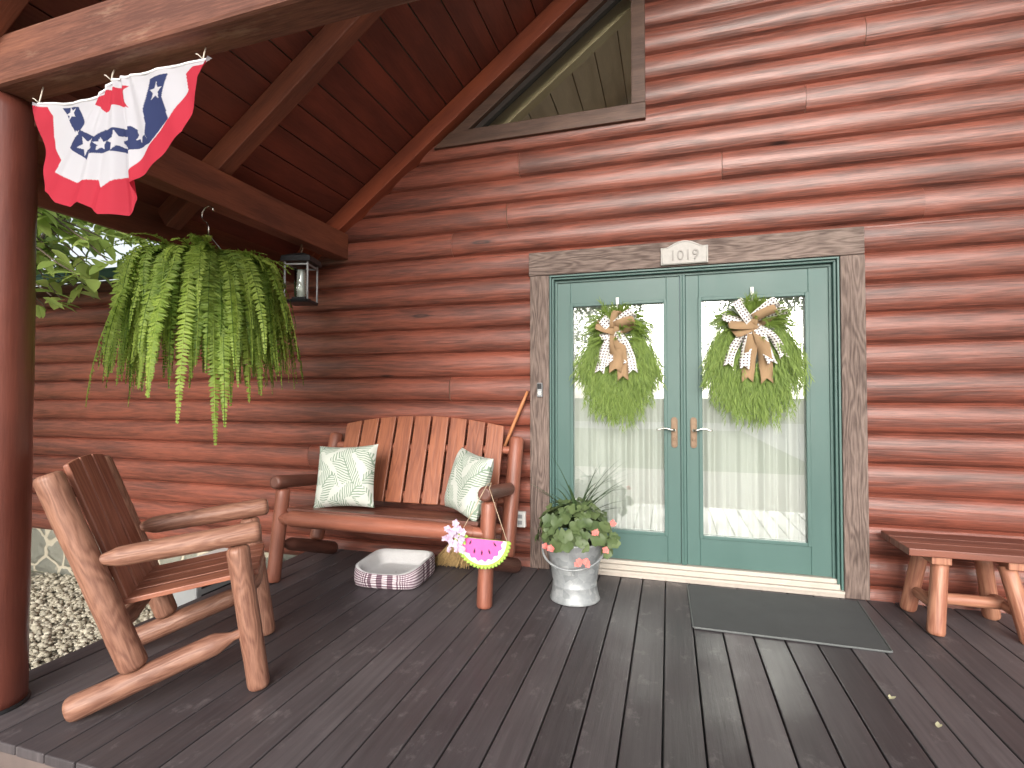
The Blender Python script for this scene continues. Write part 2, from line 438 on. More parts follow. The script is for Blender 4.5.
def pillowmat():
    t = NT('fern_print')
    dn = t.noise(t.coord('UV', (4, 4, 1)), 1, 2, .5)
    def layer(rot, off, W, fr, seed):
        sp = t.n.new('ShaderNodeSeparateXYZ'); t.l.new(t.coord('UV', (1, 1, 1), (0, 0, rot), (off, seed, 0)), sp.inputs[0])
        x = t.math('ADD', sp.outputs[0], t.math('MULTIPLY', dn, .12))
        p = t.math('SUBTRACT', t.math('FRACT', t.math('DIVIDE', x, W)), .5)
        d = t.math('ABSOLUTE', p)
        ph = t.math('ADD', t.math('MULTIPLY', sp.outputs[1], fr), t.math('MULTIPLY', d, -fr*W*1.15))
        ph = t.math('ADD', ph, t.math('MULTIPLY', t.math('GREATER_THAN', p, 0), 1.7))
        stroke = t.math('GREATER_THAN', t.math('SINE', ph), .12)
        edge = t.math('LESS_THAN', t.math('ADD', d, t.math('MULTIPLY', t.noise(t.coord('UV', (3, 3, 1), loc=(seed, 0, 0)), 1, 1), .5)), .62)
        stem = t.math('LESS_THAN', d, .018)
        return t.math('MAXIMUM', t.math('MULTIPLY', stroke, edge), stem)
    sel = t.math('GREATER_THAN', t.noise(t.coord('UV', (2.3, 2.3, 1), loc=(2, 5, 0)), 1, 1), .5)
    a = layer(.75, .1, .42, 125, 1.3); b = layer(-.55, .3, .36, 135, 4.1)
    f = t.math('ADD', t.math('MULTIPLY', a, sel), t.math('MULTIPLY', b, t.math('SUBTRACT', 1, sel)))
    tone = t.noise(t.coord('UV', (14, 14, 1)), 1, 2)
    t.col(t.mix(t.math('MULTIPLY', f, 1.0), (.57, .595, .545), t.mix(tone, (.12, .19, .14), (.34, .42, .33)))); t.set(Roughness=.92)
    w = t.noise(t.coord('UV', (500, 500, 1)), 1, 1); t.bump(w, .15, .002)
    return t.mat
M['pillow'] = pillowmat()

t = NT('bunting_cloth'); at = t.n.new('ShaderNodeVertexColor'); at.layer_name = 'Col'
wv = t.noise(t.coord('UV', (700, 700, 1)), 1, 2)
t.col(at.outputs[0]); t.set(Roughness=.8); t.bump(wv, .15, .002)
trl = t.n.new('ShaderNodeBsdfTranslucent'); t.l.new(at.outputs[0], trl.inputs[0])
mx = t.n.new('ShaderNodeMixShader'); mx.inputs[0].default_value = .38
t.l.new(t.b.outputs[0], mx.inputs[1]); t.l.new(trl.outputs[0], mx.inputs[2]); t.l.new(mx.outputs[0], t.out.inputs[0]); M['bunting'] = t.mat

def stonewall():
    t = NT('fieldstone')
    v = t.coord('UV', (3.4, 3.9, 1))
    vn = t.n.new('ShaderNodeVectorMath'); vn.operation = 'ADD'
    nz = t.n.new('ShaderNodeTexNoise'); nz.inputs['Scale'].default_value = 1.6; t.l.new(v, nz.inputs['Vector'])
    sc_ = t.n.new('ShaderNodeVectorMath'); sc_.operation = 'SCALE'; sc_.inputs[3].default_value = .35; t.l.new(nz.outputs['Color'], sc_.inputs[0])
    t.l.new(v, vn.inputs[0]); t.l.new(sc_.outputs[0], vn.inputs[1]); vv = vn.outputs[0]
    e = t.vor(vv, 1, 'DISTANCE_TO_EDGE'); cc = t.vor(vv, 1, 'F1', 'Color')
    n = t.noise(t.coord('UV', (9, 9, 1)), 1, 5, .65)
    st = t.mix(cc, (.17, .175, .15), (.33, .32, .26)); st = t.mix(t.math('MULTIPLY', n, .6), st, (.16, .16, .135))
    t.col(t.mix(t.rng(e, .035, .06, 1, 0), st, (.50, .45, .35))); t.set(Roughness=.9)
    t.bump(t.math('ADD', t.rng(e, .03, .14, 0, 1), t.math('MULTIPLY', n, .4)), .8, .03)
    return t.mat
M['stone'] = stonewall()
t = NT('gravel_ground'); vd = t.vor(t.coord('Object'), 24, 'F1', 'Color'); ve = t.vor(t.coord('Object'), 24, 'F1', 'Distance')
t.col(t.mix(t.rng(ve, .2, .6, 0, .8), t.mix(vd, (.33, .31, .25), (.56, .53, .45)), (.10, .09, .07))); t.set(Roughness=.9); M['gravelbase'] = t.mat
t = NT('pebbles'); g = t.n.new('ShaderNodeNewGeometry'); n = t.noise(t.coord('Object'), 60, 3)
t.col(t.mix(t.math('MULTIPLY', n, .5), t.ramp(g.outputs['Random Per Island'], [(0, (.26, .225, .165)), (.4, (.49, .445, .345)), (.75, (.63, .58, .47)), (1, (.38, .345, .28))]), (.36, .335, .27))); t.set(Roughness=.85); M['pebble'] = t.mat
def groundmat(name, a, b, sc1=.5, sc2=30):
    t = NT(name); n1 = t.noise(t.coord('Object'), sc1, 4, .6); n2 = t.noise(t.coord('Object'), sc2, 3, .7)
    t.col(t.mix(t.math('MULTIPLY_ADD', n1, .6, t.math('MULTIPLY', n2, .4)), a, b)); t.set(Roughness=.9); return t.mat
M['lawn'] = groundmat('lawn', (.06, .082, .028), (.16, .20, .08), .4, 25)
M['asphalt'] = groundmat('pale_road', (.30, .29, .28), (.46, .45, .43), .3, 40)
M['concrete'] = groundmat('patio_concrete', (.40, .36, .32), (.54, .50, .45), 1.2, 40)

# ------------------------------------------------------------------ SETTING: ground, deck
def sheet(name, x0, x1, y0, y1, z, mat, uvs=1):
    b = MB(); b.quad((x0, y0, z), (x1, y0, z), (x1, y1, z), (x0, y1, z), uv=[(x0, y0), (x1, y0), (x1, y1), (x0, y1)])
    return setting(b.build(name, mat))
GZ = -.52
sheet('ground', -400, 400, -400, 400, GZ-.012, M['lawn'])
sheet('gravel_bed', -9, -2.75, -3.2, .02, GZ-.004, M['gravelbase'])
b = MB(); b.aabb(-2.78, 8, -6.3, -2.44, GZ-.1, -.115, axis='x'); setting(b.build('patio', M['concrete'], bevel=.012))
sheet('gravel_strip', -14, 14, -9.3, -6.3, GZ-.004, M['gravelbase'])
sheet('road', -120, 120, -33, -25, GZ-.004, M['asphalt'])
sheet('rear_bounce_sheet', -8, 10, 6.5, 20, GZ-.004, M['concrete'])  # unseen pale ground, added so neutral light bounces into the interior
sheet('driveway', 3.5, 9, -25, -9.3, GZ-.0035, M['asphalt'])

# pebbles: low-poly stones, one stuff object
b = MB()
ico = bmesh.new(); bmesh.ops.create_icosphere(ico, subdivisions=1, radius=1); iv = [v.co.copy() for v in ico.verts]; iff = [[v.index for v in f.verts] for f in ico.faces]; ico.free()
for k in range(10500):
    x = R_.uniform(-5.9, -2.86); y = R_.uniform(-2.6, 0.0); r = R_.uniform(.010, .025)
    if R_.random() < .12: r *= 1.35
    sx, sy, sz = r*R_.uniform(.8, 1.4), r*R_.uniform(.7, 1.1), r*R_.uniform(.45, .8)
    a = R_.uniform(0, PI); ca, sa = math.cos(a), math.sin(a); i0 = len(b.v); tl = R_.uniform(-.4, .4)
    for v in iv:
        q = V((v.x*sx, v.y*sy, v.z*sz + v.x*sx*tl)) * (1+R_.uniform(-.12, .12))
        b.v.append(V((x+q.x*ca-q.y*sa, y+q.x*sa+q.y*ca, GZ+sz*.5+q.z+R_.uniform(0, .012))))
    for f in iff: b.face([i0+j for j in f], [(0, 0)]*3, 0, True)
setting(b.build('gravel_pebbles', M['pebble']), 'stuff', 'pale river gravel beside the deck', 'gravel')

# deck boards
b = MB(); P_ = .1477; x = -2.805; first = True
xs = [-2.805]
k = math.ceil((-2.805+.05+.030)/P_); 
while -.030+k*P_ < 6.3: xs.append(-.030+k*P_); k += 1
for i in range(len(xs)-1):
    g = .0035
    yj = -2.40
    b.aabb(xs[i]+(g if i else 0), xs[i+1]-g, yj+R_.uniform(-.003, .003), .045, -.036, R_.uniform(-.0012, .0008), axis='y')
deck = b.build('deck', M['deck'], bevel=.004); setting(deck)
b = MB(); b.aabb(-2.79, 6.2, -2.385, -2.36, -.40, -.038); b.aabb(-2.795, -2.765, -2.355, .04, -.40, -.038, axis='y')
fa = b.build('deck_fascia', plain('fascia_paint', (.16, .125, .115), .5, 0, .15, 12), bevel=.003); setting(fa)
b = MB(); b.aabb(-2.74, 6.1, -2.34, .03, GZ, -.06); setting(b.build('deck_dark_fill', M['black']))  # solid black fill standing in for the shade under the boards

# ------------------------------------------------------------------ LOG HOUSE
house = thing('log_house', 'red stained log house wall with teal double doors and a triangular gable window', 'house', (0, .1, GZ))
SL = .756; RX = 1.5                       # roof slope, ridge x
def under(x): return SL*x+4.534 if x < RX else SL*(2*RX-x)+4.534
ZC = .172                                  # ceiling boards above rafter undersides (vertical)
COURSE, G0 = .1883, .078
joints = {14: [.352], 15: [-1.064], 13: [-1.159, 2.6], 12: [-1.606, 1.496], 16: [.86], 9: [-3.4], 5: [-3.9], 7: [2.3], 10: [-4.6], 3: [-2.9], 18: [1.2], 6: [-1.62]}
def leftlim(z): return -9.5 if z < 2.30 else (z-4.534-.10)/SL
def rightlim(z): return 6.6 if z < 2.0 else 2*RX-leftlim(max(z, 2.3001))
def spans(zm):
    if zm < 2.22: return [('L', -.90), (1.10, 'R')]
    if zm < 3.25: return [('L', 'R')]
    return [(-.2, 'R')]
NR = 12
b = MB()
for k in range(-1, 32):
    z0 = G0+COURSE*k
    if z0 > 5.5: break
    cuts = sorted(joints.get(k, []))
    ws = R_.uniform(0, 100)
    zs = [z0+COURSE*j/NR for j in range(NR+1)]
    bounds = [-99]+cuts+[99]
    for bi in range(len(bounds)-1):
        ca, cb = bounds[bi], bounds[bi+1]
        uo = R_.uniform(-60, 60); vo = R_.uniform(-60, 60); yo = R_.uniform(-.004, .004); dpt = R_.uniform(.043, .049)
        for j in range(NR):
            zm = (zs[j]+zs[j+1])/2
            for A, B in spans(zm):
                def lim(q, z):
                    if q == 'L': return leftlim(z)
                    if q == 'R': return rightlim(z)
                    return q
                xa = [max(lim(A, z), ca+.0015) for z in (zs[j], zs[j+1])]; xb = [min(lim(B, z), cb-.0015) for z in (zs[j], zs[j+1])]
                if xb[0] <= xa[0] or xb[1] <= xa[1]: continue
                n = max(1, int((xb[0]-xa[0])/.22)); base = len(b.v); rows = []
                for q in (0, 1):
                    z = zs[j+q]; t_ = (j+q)/NR
                    shp = max(0, 1-abs(2*t_-1)**2.1)**.55
                    row = []
                    for i in range(n+1):
                        xx = xa[q]+(xb[q]-xa[q])*i/n
                        wz = noise.noise(V((xx*.7+ws, k*3.1, 0)))*.005
                        wy = noise.noise(V((xx*1.1+ws, k*5.7, 2)))*.005
                        wzz = wz if 0 < j+q < NR else noise.noise(V((xx*.5, (k+(j+q)//NR)*7.3, 9)))*.005
                        b.v.append(V((xx, .066-dpt*shp+yo*shp+wy*shp, z+wzz)))
                        row.append((xx+uo, t_*COURSE*1.35+vo))
                    rows.append(row)
                for i in range(n):
                    b.face([base+i, base+i+1, base+n+1+i+1, base+n+1+i], [rows[0][i], rows[0][i+1], rows[1][i+1], rows[1][i]], 0, True)
b.build('log_wall', M['siding'], house, world=True)
# dark backing of the wall (inner face), with the openings left free
b = MB()
def slab(x0, x1, z0, z1): b.aabb(x0, x1, .075, .20, z0, z1)
slab(-9.5, -.90, -.1, 2.22); slab(1.10, 6.6, -.1, 2.22)
b2 = [(-3.0, 2.22), (5.0, 2.22), (-.2 + 0, 4.3)]
def poly_prism(mb, pts, y0, y1, m=0):
    i = len(mb.v); n = len(pts)
    for y in (y0, y1):
        for x_, z_ in pts: mb.v.append(V((x_, y, z_)))
    mb.face([i+k_ for k_ in range(n)], [p for p in pts], m); mb.face([i+n+k_ for k_ in range(n)][::-1], [p for p in pts[::-1]], m)
    for k_ in range(n):
        a_, c_ = k_, (k_+1) % n
        mb.face([i+c_, i+a_, i+n+a_, i+n+c_], [(0, 0), (1, 0), (1, .1), (0, .1)], m)
poly_prism(b, [((2.22-4.63)/SL, 2.221), (2*RX-(2.22-4.63)/SL, 2.221), (2*RX-(3.25-4.63)/SL, 3.25), ((3.25-4.63)/SL, 3.25)], .083, .20)
poly_prism(b, [(-.2, 3.251), (2*RX-(3.25-4.63)/SL, 3.251), (RX, 4.63+SL*RX-.02), (-.2, 4.46)], .083, .20)
b.build('inner_wall', M['pine'], house, world=True)
# foundation
b = MB(); b.aabb(-9.5, -2.74, .045, .3, GZ-.05, -.075, axis='x'); o = b.build('stone_foundation', M['stone'], house, world=True)
b = MB(); b.aabb(-9.5, -2.74, .062, .1, -.085, -.05, axis='x'); b.build('sill_plate', M['trim'], house, world=True)
# door casing (three rough-sawn boards)
b = MB()
b.aabb(-.982, 1.167, .0, .07, 2.130, 2.302, axis='x')
b.aabb(-.974, -.832, .003, .07, .002, 2.128, axis='z')
b.aabb(1.033, 1.169, .003, .07, .002, 2.128, axis='z')
b.build('door_casing', M['casing'], house, bevel=.005, world=True)
# stepped frame
b = MB()
for (i, (xo, zo, y)) in enumerate([(0, 0, .014), (.014, .014, .034), (.029, .028, .020), (.034, .035, .052)]):
    w = [.013, .014, .004, .017][i]
    b.aabb(-.830+xo, -.830+xo+w, y, .085, .035, 2.128-zo-w, axis='z')
    b.aabb(1.031-xo-w, 1.031-xo, y, .085, .035, 2.128-zo-w, axis='z')
    b.aabb(-.830+xo, 1.031-xo, y, .085, 2.128-zo-w, 2.128-zo, axis='x')
b.build('door_frame', M['green'], house, bevel=.002, world=True)
# threshold
b = MB()
b.aabb(-.80, 1.03, -.012, .10, .030, .046)
b.aabb(-.80, 1.01, .012, .10, .047, .078)
b.aabb(-.79, 1.00, .034, .10, .079, .104)
for z_, y_ in ((.058, .0115), (.068, .0115)):
    b.aabb(-.795, 1.005, y_-.003, y_+.01, z_-.002, z_+.002)
for sx_ in (-.35, .1, .55, .9): b.rings([(sx_, .01, .063), (sx_, .0075, .063)], [.006, .005], 8)
b.build('threshold', M['cream'], house, bevel=.003, world=True)
b = MB(); b.aabb(-.80, 1.03, .0, .10, .003, .029); b.build('threshold_riser', M['sillgrey'], house, world=True)
# door leaves
def door(x0, x1, gx0, gx1, gz0=.292, gz1=1.918, z0=.106, z1=2.083, hx=0, side=1):
    yF, yB = .064, .108
    b = MB()
    b.aabb(x0, gx0, yF, yB, z0, z1, axis='z'); b.aabb(gx1, x1, yF, yB, z0, z1, axis='z')
    b.aabb(gx0, gx1, yF+.0004, yB, gz1, z1-.0004, axis='x'); b.aabb(gx0, gx1, yF+.0004, yB, z0+.0004, gz0, axis='x')
    w = .020
    for (a0, a1, c0, c1) in ((gx0-.004, gx0+w, gz0-.004, gz1+.004), (gx1-w, gx1+.004, gz0-.004, gz1+.004)):
        b.aabb(a0, a1, yF-.009, yF+.02, c0, c1, axis='z')
    b.aabb(gx0+w, gx1-w, yF-.0085, yF+.02, gz0-.0035, gz0+w, axis='x'); b.aabb(gx0+w, gx1-w, yF-.0085, yF+.02, gz1-w, gz1+.0035, axis='x')
    d = b.build('door', M['green'], house, bevel=.003, world=True)
    g = MB(); yg = yF+.026
    g.quad((gx0, yg, gz0), (gx1, yg, gz0), (gx1, yg, gz1), (gx0, yg, gz1)); g.build('glass_pane', M['glass'], d, world=True)
    h = MB()
    # escutcheon: tall rounded plate
    pts = []
    for i in range(24):
        a = 2*PI*i/24; pts.append((hx+.0215*math.cos(a), 1.0+(.083 if math.sin(a) >= 0 else -.083)+.022*math.sin(a)))
    poly_prism(h, [(p, q) for p, q in pts], yF-.008, yF-.001)
    poly_prism(h, [(hx+(p-hx)*.72, 1.0+(q-1.0)*.9) for p, q in pts], yF-.011, yF-.0075)
    h.rings([(hx, yF-.008, .955), (hx, yF-.020, .955)], [.011, .010], 14)
    h.build('handle_plate', M['brass'], d, bevel=.002, world=True)
    h = MB(); zl = 1.018
    h.rings([(hx, yF-.008, zl), (hx, yF-.05, zl)], [.010, .009], 12)
    h.rings([(hx-.004*side, yF-.050, zl), (hx+.02*side, yF-.054, zl+.002), (hx+.05*side, yF-.052, zl+.012), (hx+.08*side, yF-.05, zl+.010), (hx+.105*side, yF-.05, zl-.002), (hx+.118*side, yF-.05, zl+.004)], [.0085, .008, .007, .0065, .006, .004], 10)
    h.build('door_lever', M['nickel'], d, world=True)
    return d
dl = door(-.786, .075, -.683, -.0135, hx=.035, side=-1)
dr = door(.113, .992,   .1975, .865, hx=.160, side=1)
b = MB(); b.aabb(.0765, .1115, .050, .11, .106, 2.083, axis='z'); b.aabb(.090, .098, .044, .06, .107, 2.082, axis='z'); b.build('astragal', M['green'], house, bevel=.004, world=True)

# gable window
win = MB()
def wline(x): return SL*x+4.534-.035
zb = 3.178
# bottom board, right board, sloped board
poly_prism(win, [((zb-4.50)/SL, zb), (-.142, zb), (-.142, zb+.112), ((zb+.112-4.50)/SL, zb+.112)], -.012, .09)
poly_prism(win, [(-.238, zb+.1135), (-.144, zb+.1135), (-.144, wline(-.144)), (-.238, wline(-.238))], -.010, .09)
poly_prism(win, [((zb+.1135-4.499)/SL, zb+.1135), ((zb+.1135-4.499)/SL+.135, zb+.1135), (-.2395, wline(-.2395)-.102), (-.2395, wline(-.2395))], -.004, .09)
# inner dark stop
poly_prism(win, [((zb+.1135-4.499)/SL+.136, zb+.1135), ((zb+.1135-4.499)/SL+.20, zb+.1135), (-.2395, wline(-.2395)-.151), (-.2395, wline(-.2395)-.1025)], .035, .09, 1)
wn = win.build('gable_window', [M['trim'], plain('dark_stop', (.035, .026, .022), .8, 0, .2, 20)], house, bevel=.003, world=True)
b = MB(); i = 0
pts = [((zb+.11-4.499)/SL+.12, zb+.10), (-.232, zb+.10), (-.232, wline(-.232)-.09)]
b.v += [V((p, .07, q)) for p, q in pts]; b.face([0, 1, 2], pts); b.build('window_pane', M['winglass'], wn, world=True)
# interior seen through the gable window: pale pine ceiling boards, rafters
b = MB(); nb = 24; bw = .19
def roofpt(s, side):      # s = horizontal distance from ridge
    return (RX-s if side < 0 else RX+s)
dirv = V((1, 0, SL)).normalized()
for side in (-1, 1):
    for k in range(26):
        s0, s1 = k*bw, (k+1)*bw-.008
        xm = RX+side*(s0+s1)/2; zm = SL*(RX-(s0+s1)/2)+4.534+.05
        if zm < 2.3: break
        ax = (0, 1, 0); ay = V((1, 0, -side*SL)); az = V((side*SL, 0, 1))
        b.box((xm, 3.2, zm), ax, ay, az, 3.0, (s1-s0)/2*math.sqrt(1+SL*SL), .012)
b.build('interior_ceiling', M['pine'], house, world=True)
b = MB()
for y_ in (.27, 1.7, 3.2):
    for side in (-1, 1):
        s_ = 2.35; xm = RX+side*s_; zm = SL*(RX-s_)+4.534-.13
        b.box((xm, y_, zm), V((1, 0, -side*SL)), (0, 1, 0), V((side*SL, 0, 1)), 2.35*math.sqrt(1+SL*SL), .05, .06)
b.build('interior_rafters', M['pinebeam'], house, world=True)
b = MB(); b.aabb(-3.2, 6.2, .2, 6.2, -.1, .0, axis='y'); b.build('interior_floor', M['pine'], house, world=True)
b = MB(); b.aabb(-3.25, -3.15, .2, 6.2, 0, 2.3, axis='y'); b.build('interior_partition', M['pine'], house, world=True)
# roofs of the house: green metal over the great room and the low wing at the left
b = MB()
for side in (-1, 1):
    s_ = 2.35; xm = RX+side*s_; zm = SL*(RX-s_)+4.534+.30
    b.box((xm, 3.2, zm), V((1, 0, -side*SL)), (0, 1, 0), V((side*SL, 0, 1)), 2.37*math.sqrt(1+SL*SL), 3.1, .03)
b.build('roof', M['greendark'], house, world=True)
b = MB()
A = [(-9.6, -.28, 2.300), (-3.06, -.28, 2.300), (-3.06, 4.6, 3.85), (-7.3, 4.6, 3.85)]
A2 = [(x_, y_, z_+.06) for x_, y_, z_ in A]
b.quad(*A[::-1]); b.quad(*A2)
for k in range(4): b.quad(A[k], A[(k+1) % 4], A2[(k+1) % 4], A2[k])
for k in range(22):     # standing seams
    x_ = -9.3+k*.29
    if x_ < -3.2: b.box((x_, 1.9, 2.36+.02+.31*2.18), (0, 1, .318), (1, 0, 0), (0, -.318, 1), 2.2, .012, .014)
b.build('wing_roof', M['greendark'], house, world=True)
b = MB(); b.aabb(-9.6, -3.056, -.355, -.285, 2.285, 2.365); b.aabb(-9.6, -3.056, -.36, -.35, 2.35, 2.372); b.build('gutter', M['greendark'], house, bevel=.006, world=True)
b = MB(); b.aabb(-9.5, -3.056, -.27, .05, 2.262, 2.285); b.build('soffit', M['trim'], house, world=True)

# curtains behind the glass
def curtain(x0, x1, label, seed, flat_r=0):
    b = MB(); n = 260; rr = random.Random(seed); ph = [rr.uniform(0, 6.28) for _ in range(6)]
    fr = [rr.uniform(26, 34), rr.uniform(52, 66), rr.uniform(90, 120), rr.uniform(9, 13)]
    def fn(u, v):
        x = x0+(x1-x0)*u; z = .13+(2.03-.13)*v
        am = .55+.6*(.5+.5*math.sin(x*fr[3]+ph[3]))
        if flat_r and x > x1-flat_r: am *= .18
        y = .160+am*(.023*math.sin(x*fr[0]*2+ph[0]+.3*math.sin(z*1.3))+.018*math.sin(x*fr[1]*1.6+ph[1]+.35*math.sin(z*.9+2))+.004*math.sin(x*fr[2]*1.5+ph[2]))
        return (x, y, z)
    b.grid(fn, n, 10)
    tag(b.build('curtain', M['curtain']), label, 'curtain', 'sheer curtains behind the door glass')
curtain(-.74, .03, 'sheer white pleated curtain behind the glass of the left door', 3)
curtain(.16, .93, 'sheer white pleated curtain behind the glass of the right door', 5, .10)

# ------------------------------------------------------------------ PORCH ROOF
porch = thing('porch_roof', 'dark red boarded porch roof with rafters, header beam and side beam', 'porch roof', (RX, -1.2, 2.4))
YF = -2.62
b = MB(); nbw = .142
for side in (-1, 1):
    k = 0
    while True:
        s0, s1 = k*nbw, (k+1)*nbw
        if s0 > 4.53: break
        xm = RX+side*(s0+s1)/2; zm = SL*(RX-(s0+s1)/2)+4.534+ZC+.012
        c45 = math.sqrt(1+SL*SL)
        b.box((xm, (YF+.045)/2, zm), (0, 1, 0), V((1, 0, -side*SL)), V((side*SL, 0, 1)), (.045-YF)/2, (s1-s0)/2*c45-.0035, .010)
        k += 1
b.build('roof_boards', M['ceiling'], porch, bevel=.003, world=True)
b = MB()
for side in (-1, 1):
    s_ = 2.30; xm = RX+side*s_; zm = SL*(RX-s_)+4.534+ZC+.07
    b.box((xm, (YF-.04+.05)/2, zm), V((1, 0, -side*SL)), (0, 1, 0), V((side*SL, 0, 1)), 2.31*math.sqrt(1+SL*SL), (.05-YF+.04)/2, .03)
b.build('roof_covering', M['greendark'], porch, world=True)
def rafter(y0, y1, side):
    b = MB(); s_ = 2.25; xm = RX+side*s_; c_ = math.sqrt(1+SL*SL)
    zm = SL*(RX-s_)+4.534+ZC/2-.004
    b.box((xm, (y0+y1)/2, zm), V((1, 0, -side*SL)), (0, 1, 0), V((side*SL, 0, 1)), 2.25*c_, (y1-y0)/2, (ZC/2-.003)/c_)
    b.build('rafter', M['rafter'] if y1 > 0 else M['beam'], porch, bevel=.006, world=True)
for y0, y1 in ((-.062, .05), (-1.255, -1.155), (-2.44, -2.345)):
    rafter(y0, y1, -1); rafter(y0, y1, 1)
b = MB()
for side in (-1, 1):
    xm = RX+side*4.54
    b.aabb(xm-.014, xm+.014, YF, .045, 2.205, 2.43, axis='y')
b.build('eave_fascia', M['beam'], porch, bevel=.003, world=True)
# side beams along y
for xx in (-2.66, 5.53):
    b = MB(); x0, x1 = xx, xx+.13
    b.aabb(x0, x1, -2.21, .03, 2.375, 2.585, axis='y'); b.build('side_beam', M['beam'], porch, bevel=.008, world=True)
# header: heavy timber, slightly out of parallel with the wall
b = MB(); d = V((1, -.028, 0)).normalized(); c0 = V((-2.85, -2.275, 2.565)); L = 8.7
b.box(c0+d*L/2, d, V((.028, 1, 0)), (0, 0, 1), L/2, .068, .10)
b.build('header_beam', M['header'], porch, bevel=.016, world=True)
b = MB(); b.aabb(RX-.05, RX+.05, YF, .04, 5.06+SL*.5, 5.28+SL*.5, axis='y'); b.build('ridge_beam', M['beam'], porch, bevel=.006, world=True)
# posts
def post(x, label):
    t_ = thing('porch_post', label, 'post', (x, -2.262, 0), 0, 'round log posts of the porch')
    b = MB(); b.log((0, 0, -.002), (0, 0, 2.462), .116, .112, 'flat', 'flat', 28, wob=.03); b.build('log_post', M['post'], t_)
    b = MB(); b.lathe([(.123, 0), (.123, .012), (.117, .014)], 32, cap1=True); b.build('base_plate', M['black'], t_)
post(-2.632, 'thick dark red log post at the left edge beside the rocking chair')
post(5.60, 'thick dark red log post at the far right end of the porch')

# ------------------------------------------------------------------ LOG SEATS (rocking chair and love seat share a side profile)
def log_seat(t_, width, nsl, lo, sl, seatm, arch, top_end, r=.042, ut=-.697, armdark=None):
    """local frame: x forward (u), y = across (0 = near side), z up, origin under near front leg"""
    W = width
    for v in (0, W):
        b = MB(); b.log((0, v, 0), (-.09, v, .612), r, r*1.02); b.build('front_leg', lo, t_)
        b = MB(); b.log((-.448, v, .168), (ut, v, .952), r*1.14, r*1.12); b.build('back_post', lo, t_)
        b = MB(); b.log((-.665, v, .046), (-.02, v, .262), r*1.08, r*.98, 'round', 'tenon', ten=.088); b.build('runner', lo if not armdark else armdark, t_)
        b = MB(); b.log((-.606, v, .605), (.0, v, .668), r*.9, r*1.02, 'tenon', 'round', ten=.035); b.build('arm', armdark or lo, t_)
        def pu(z): return -.448-(-.448-ut)*(z-.168)/.784
    for z in (.86, .52):
        b = MB(); b.log((pu(z)+.0, .0, z), (pu(z), W, z), r*.62, None, 'flat', 'flat', 12); b.build('back_rail', lo, t_)
    b = MB(); b.log((-.045, .02, .420), (-.045, W-.02, .420), r*.95, None, 'tenon', 'tenon', 16, ten=.02); b.build('front_rail', lo, t_)
    b = MB(); b.log((-.505, .02, .335), (-.505, W-.02, .335), r*.8, None, 'tenon', 'tenon', 14, ten=.02); b.build('rear_rail', lo, t_)
    return pu

# rocking chair
ang = math.atan2(.625, .78)
ch = thing('rocking_chair', 'weathered log rocking chair with straight runners standing beside the left post', 'chair', (-1.69, -1.84, .001), ang)
pu = log_seat(ch, .55, 3, M['chairlog'], M['chairslat'], M['chairslat'], .02, 0, r=.0445, ut=-.738)
def slat_seg(v0, v1, zb_, zt, uoff, th, n, mat, parent, pu, archf, name='back_slat'):
    b = MB(); i0 = len(b.v)
    uo = (R_.uniform(-40, 40), R_.uniform(-40, 40))
    K = 6
    slope = V((pu(1)-pu(0), 0, 1)).normalized(); nf = V((slope.z, 0, -slope.x))
    for side in (0, 1):
        for j in range(2):
            for i in range(K+1):
                v = v0+(v1-v0)*i/K
                z = zb_ if j == 0 else zt+archf(v)
                p = V((pu(z)+uoff, v, z)) + nf*(th*side)
                b.v.append(p)
    def ix(side, j, i): return side*(2*(K+1))+j*(K+1)+i
    def uv(j, i): return (uo[0]+(zt-zb_)*j*1.05, uo[1]+(v1-v0)*i/K)
    for i in range(K):
        b.face([ix(1, 0, i), ix(1, 0, i+1), ix(1, 1, i+1), ix(1, 1, i)], [uv(0, i), uv(0, i+1), uv(1, i+1), uv(1, i)])
        b.face([ix(0, 0, i), ix(0, 1, i), ix(0, 1, i+1), ix(0, 0, i+1)], [uv(0, i), uv(1, i), uv(1, i+1), uv(0, i+1)])
        for j in (0, 1):
            q = [ix(0, j, i), ix(0, j, i+1), ix(1, j, i+1), ix(1, j, i)]
            b.face(q if j == 0 else q[::-1], [(uo[0], uo[1])]*4)
    for i in (0, K):
        q = [ix(0, 0, i), ix(1, 0, i), ix(1, 1, i), ix(0, 1, i)]
        b.face(q if i == 0 else q[::-1], [(uo[0], uo[1]), (uo[0], uo[1]+.02), (uo[0]+.5, uo[1]+.02), (uo[0]+.5, uo[1])])
    return b.build(name, mat, parent, bevel=.005)
for k in range(3):
    v0 = .072+k*.1385
    slat_seg(v0, v0+.1265, .40, .975, .028, .022, 3, M['chairslat'], ch, pu, lambda v: -.35*(v-.275)**2+.012)
for k in range(4):
    v0 = .050+k*.114
    b = MB(); dz = (.462-.402)
    b.box((-.262, v0+.0535, .447), V((.46, 0, dz)), (0, 1, 0), V((-dz, 0, .46)), .252, .0535, .011)
    b.build('seat_slat', M['chairslat'], ch, bevel=.004)

# love seat against the wall
ls = thing('love_seat', 'long log love seat with nine arched back slats against the wall', 'bench', (-1.05, -.776, .001), -PI/2)
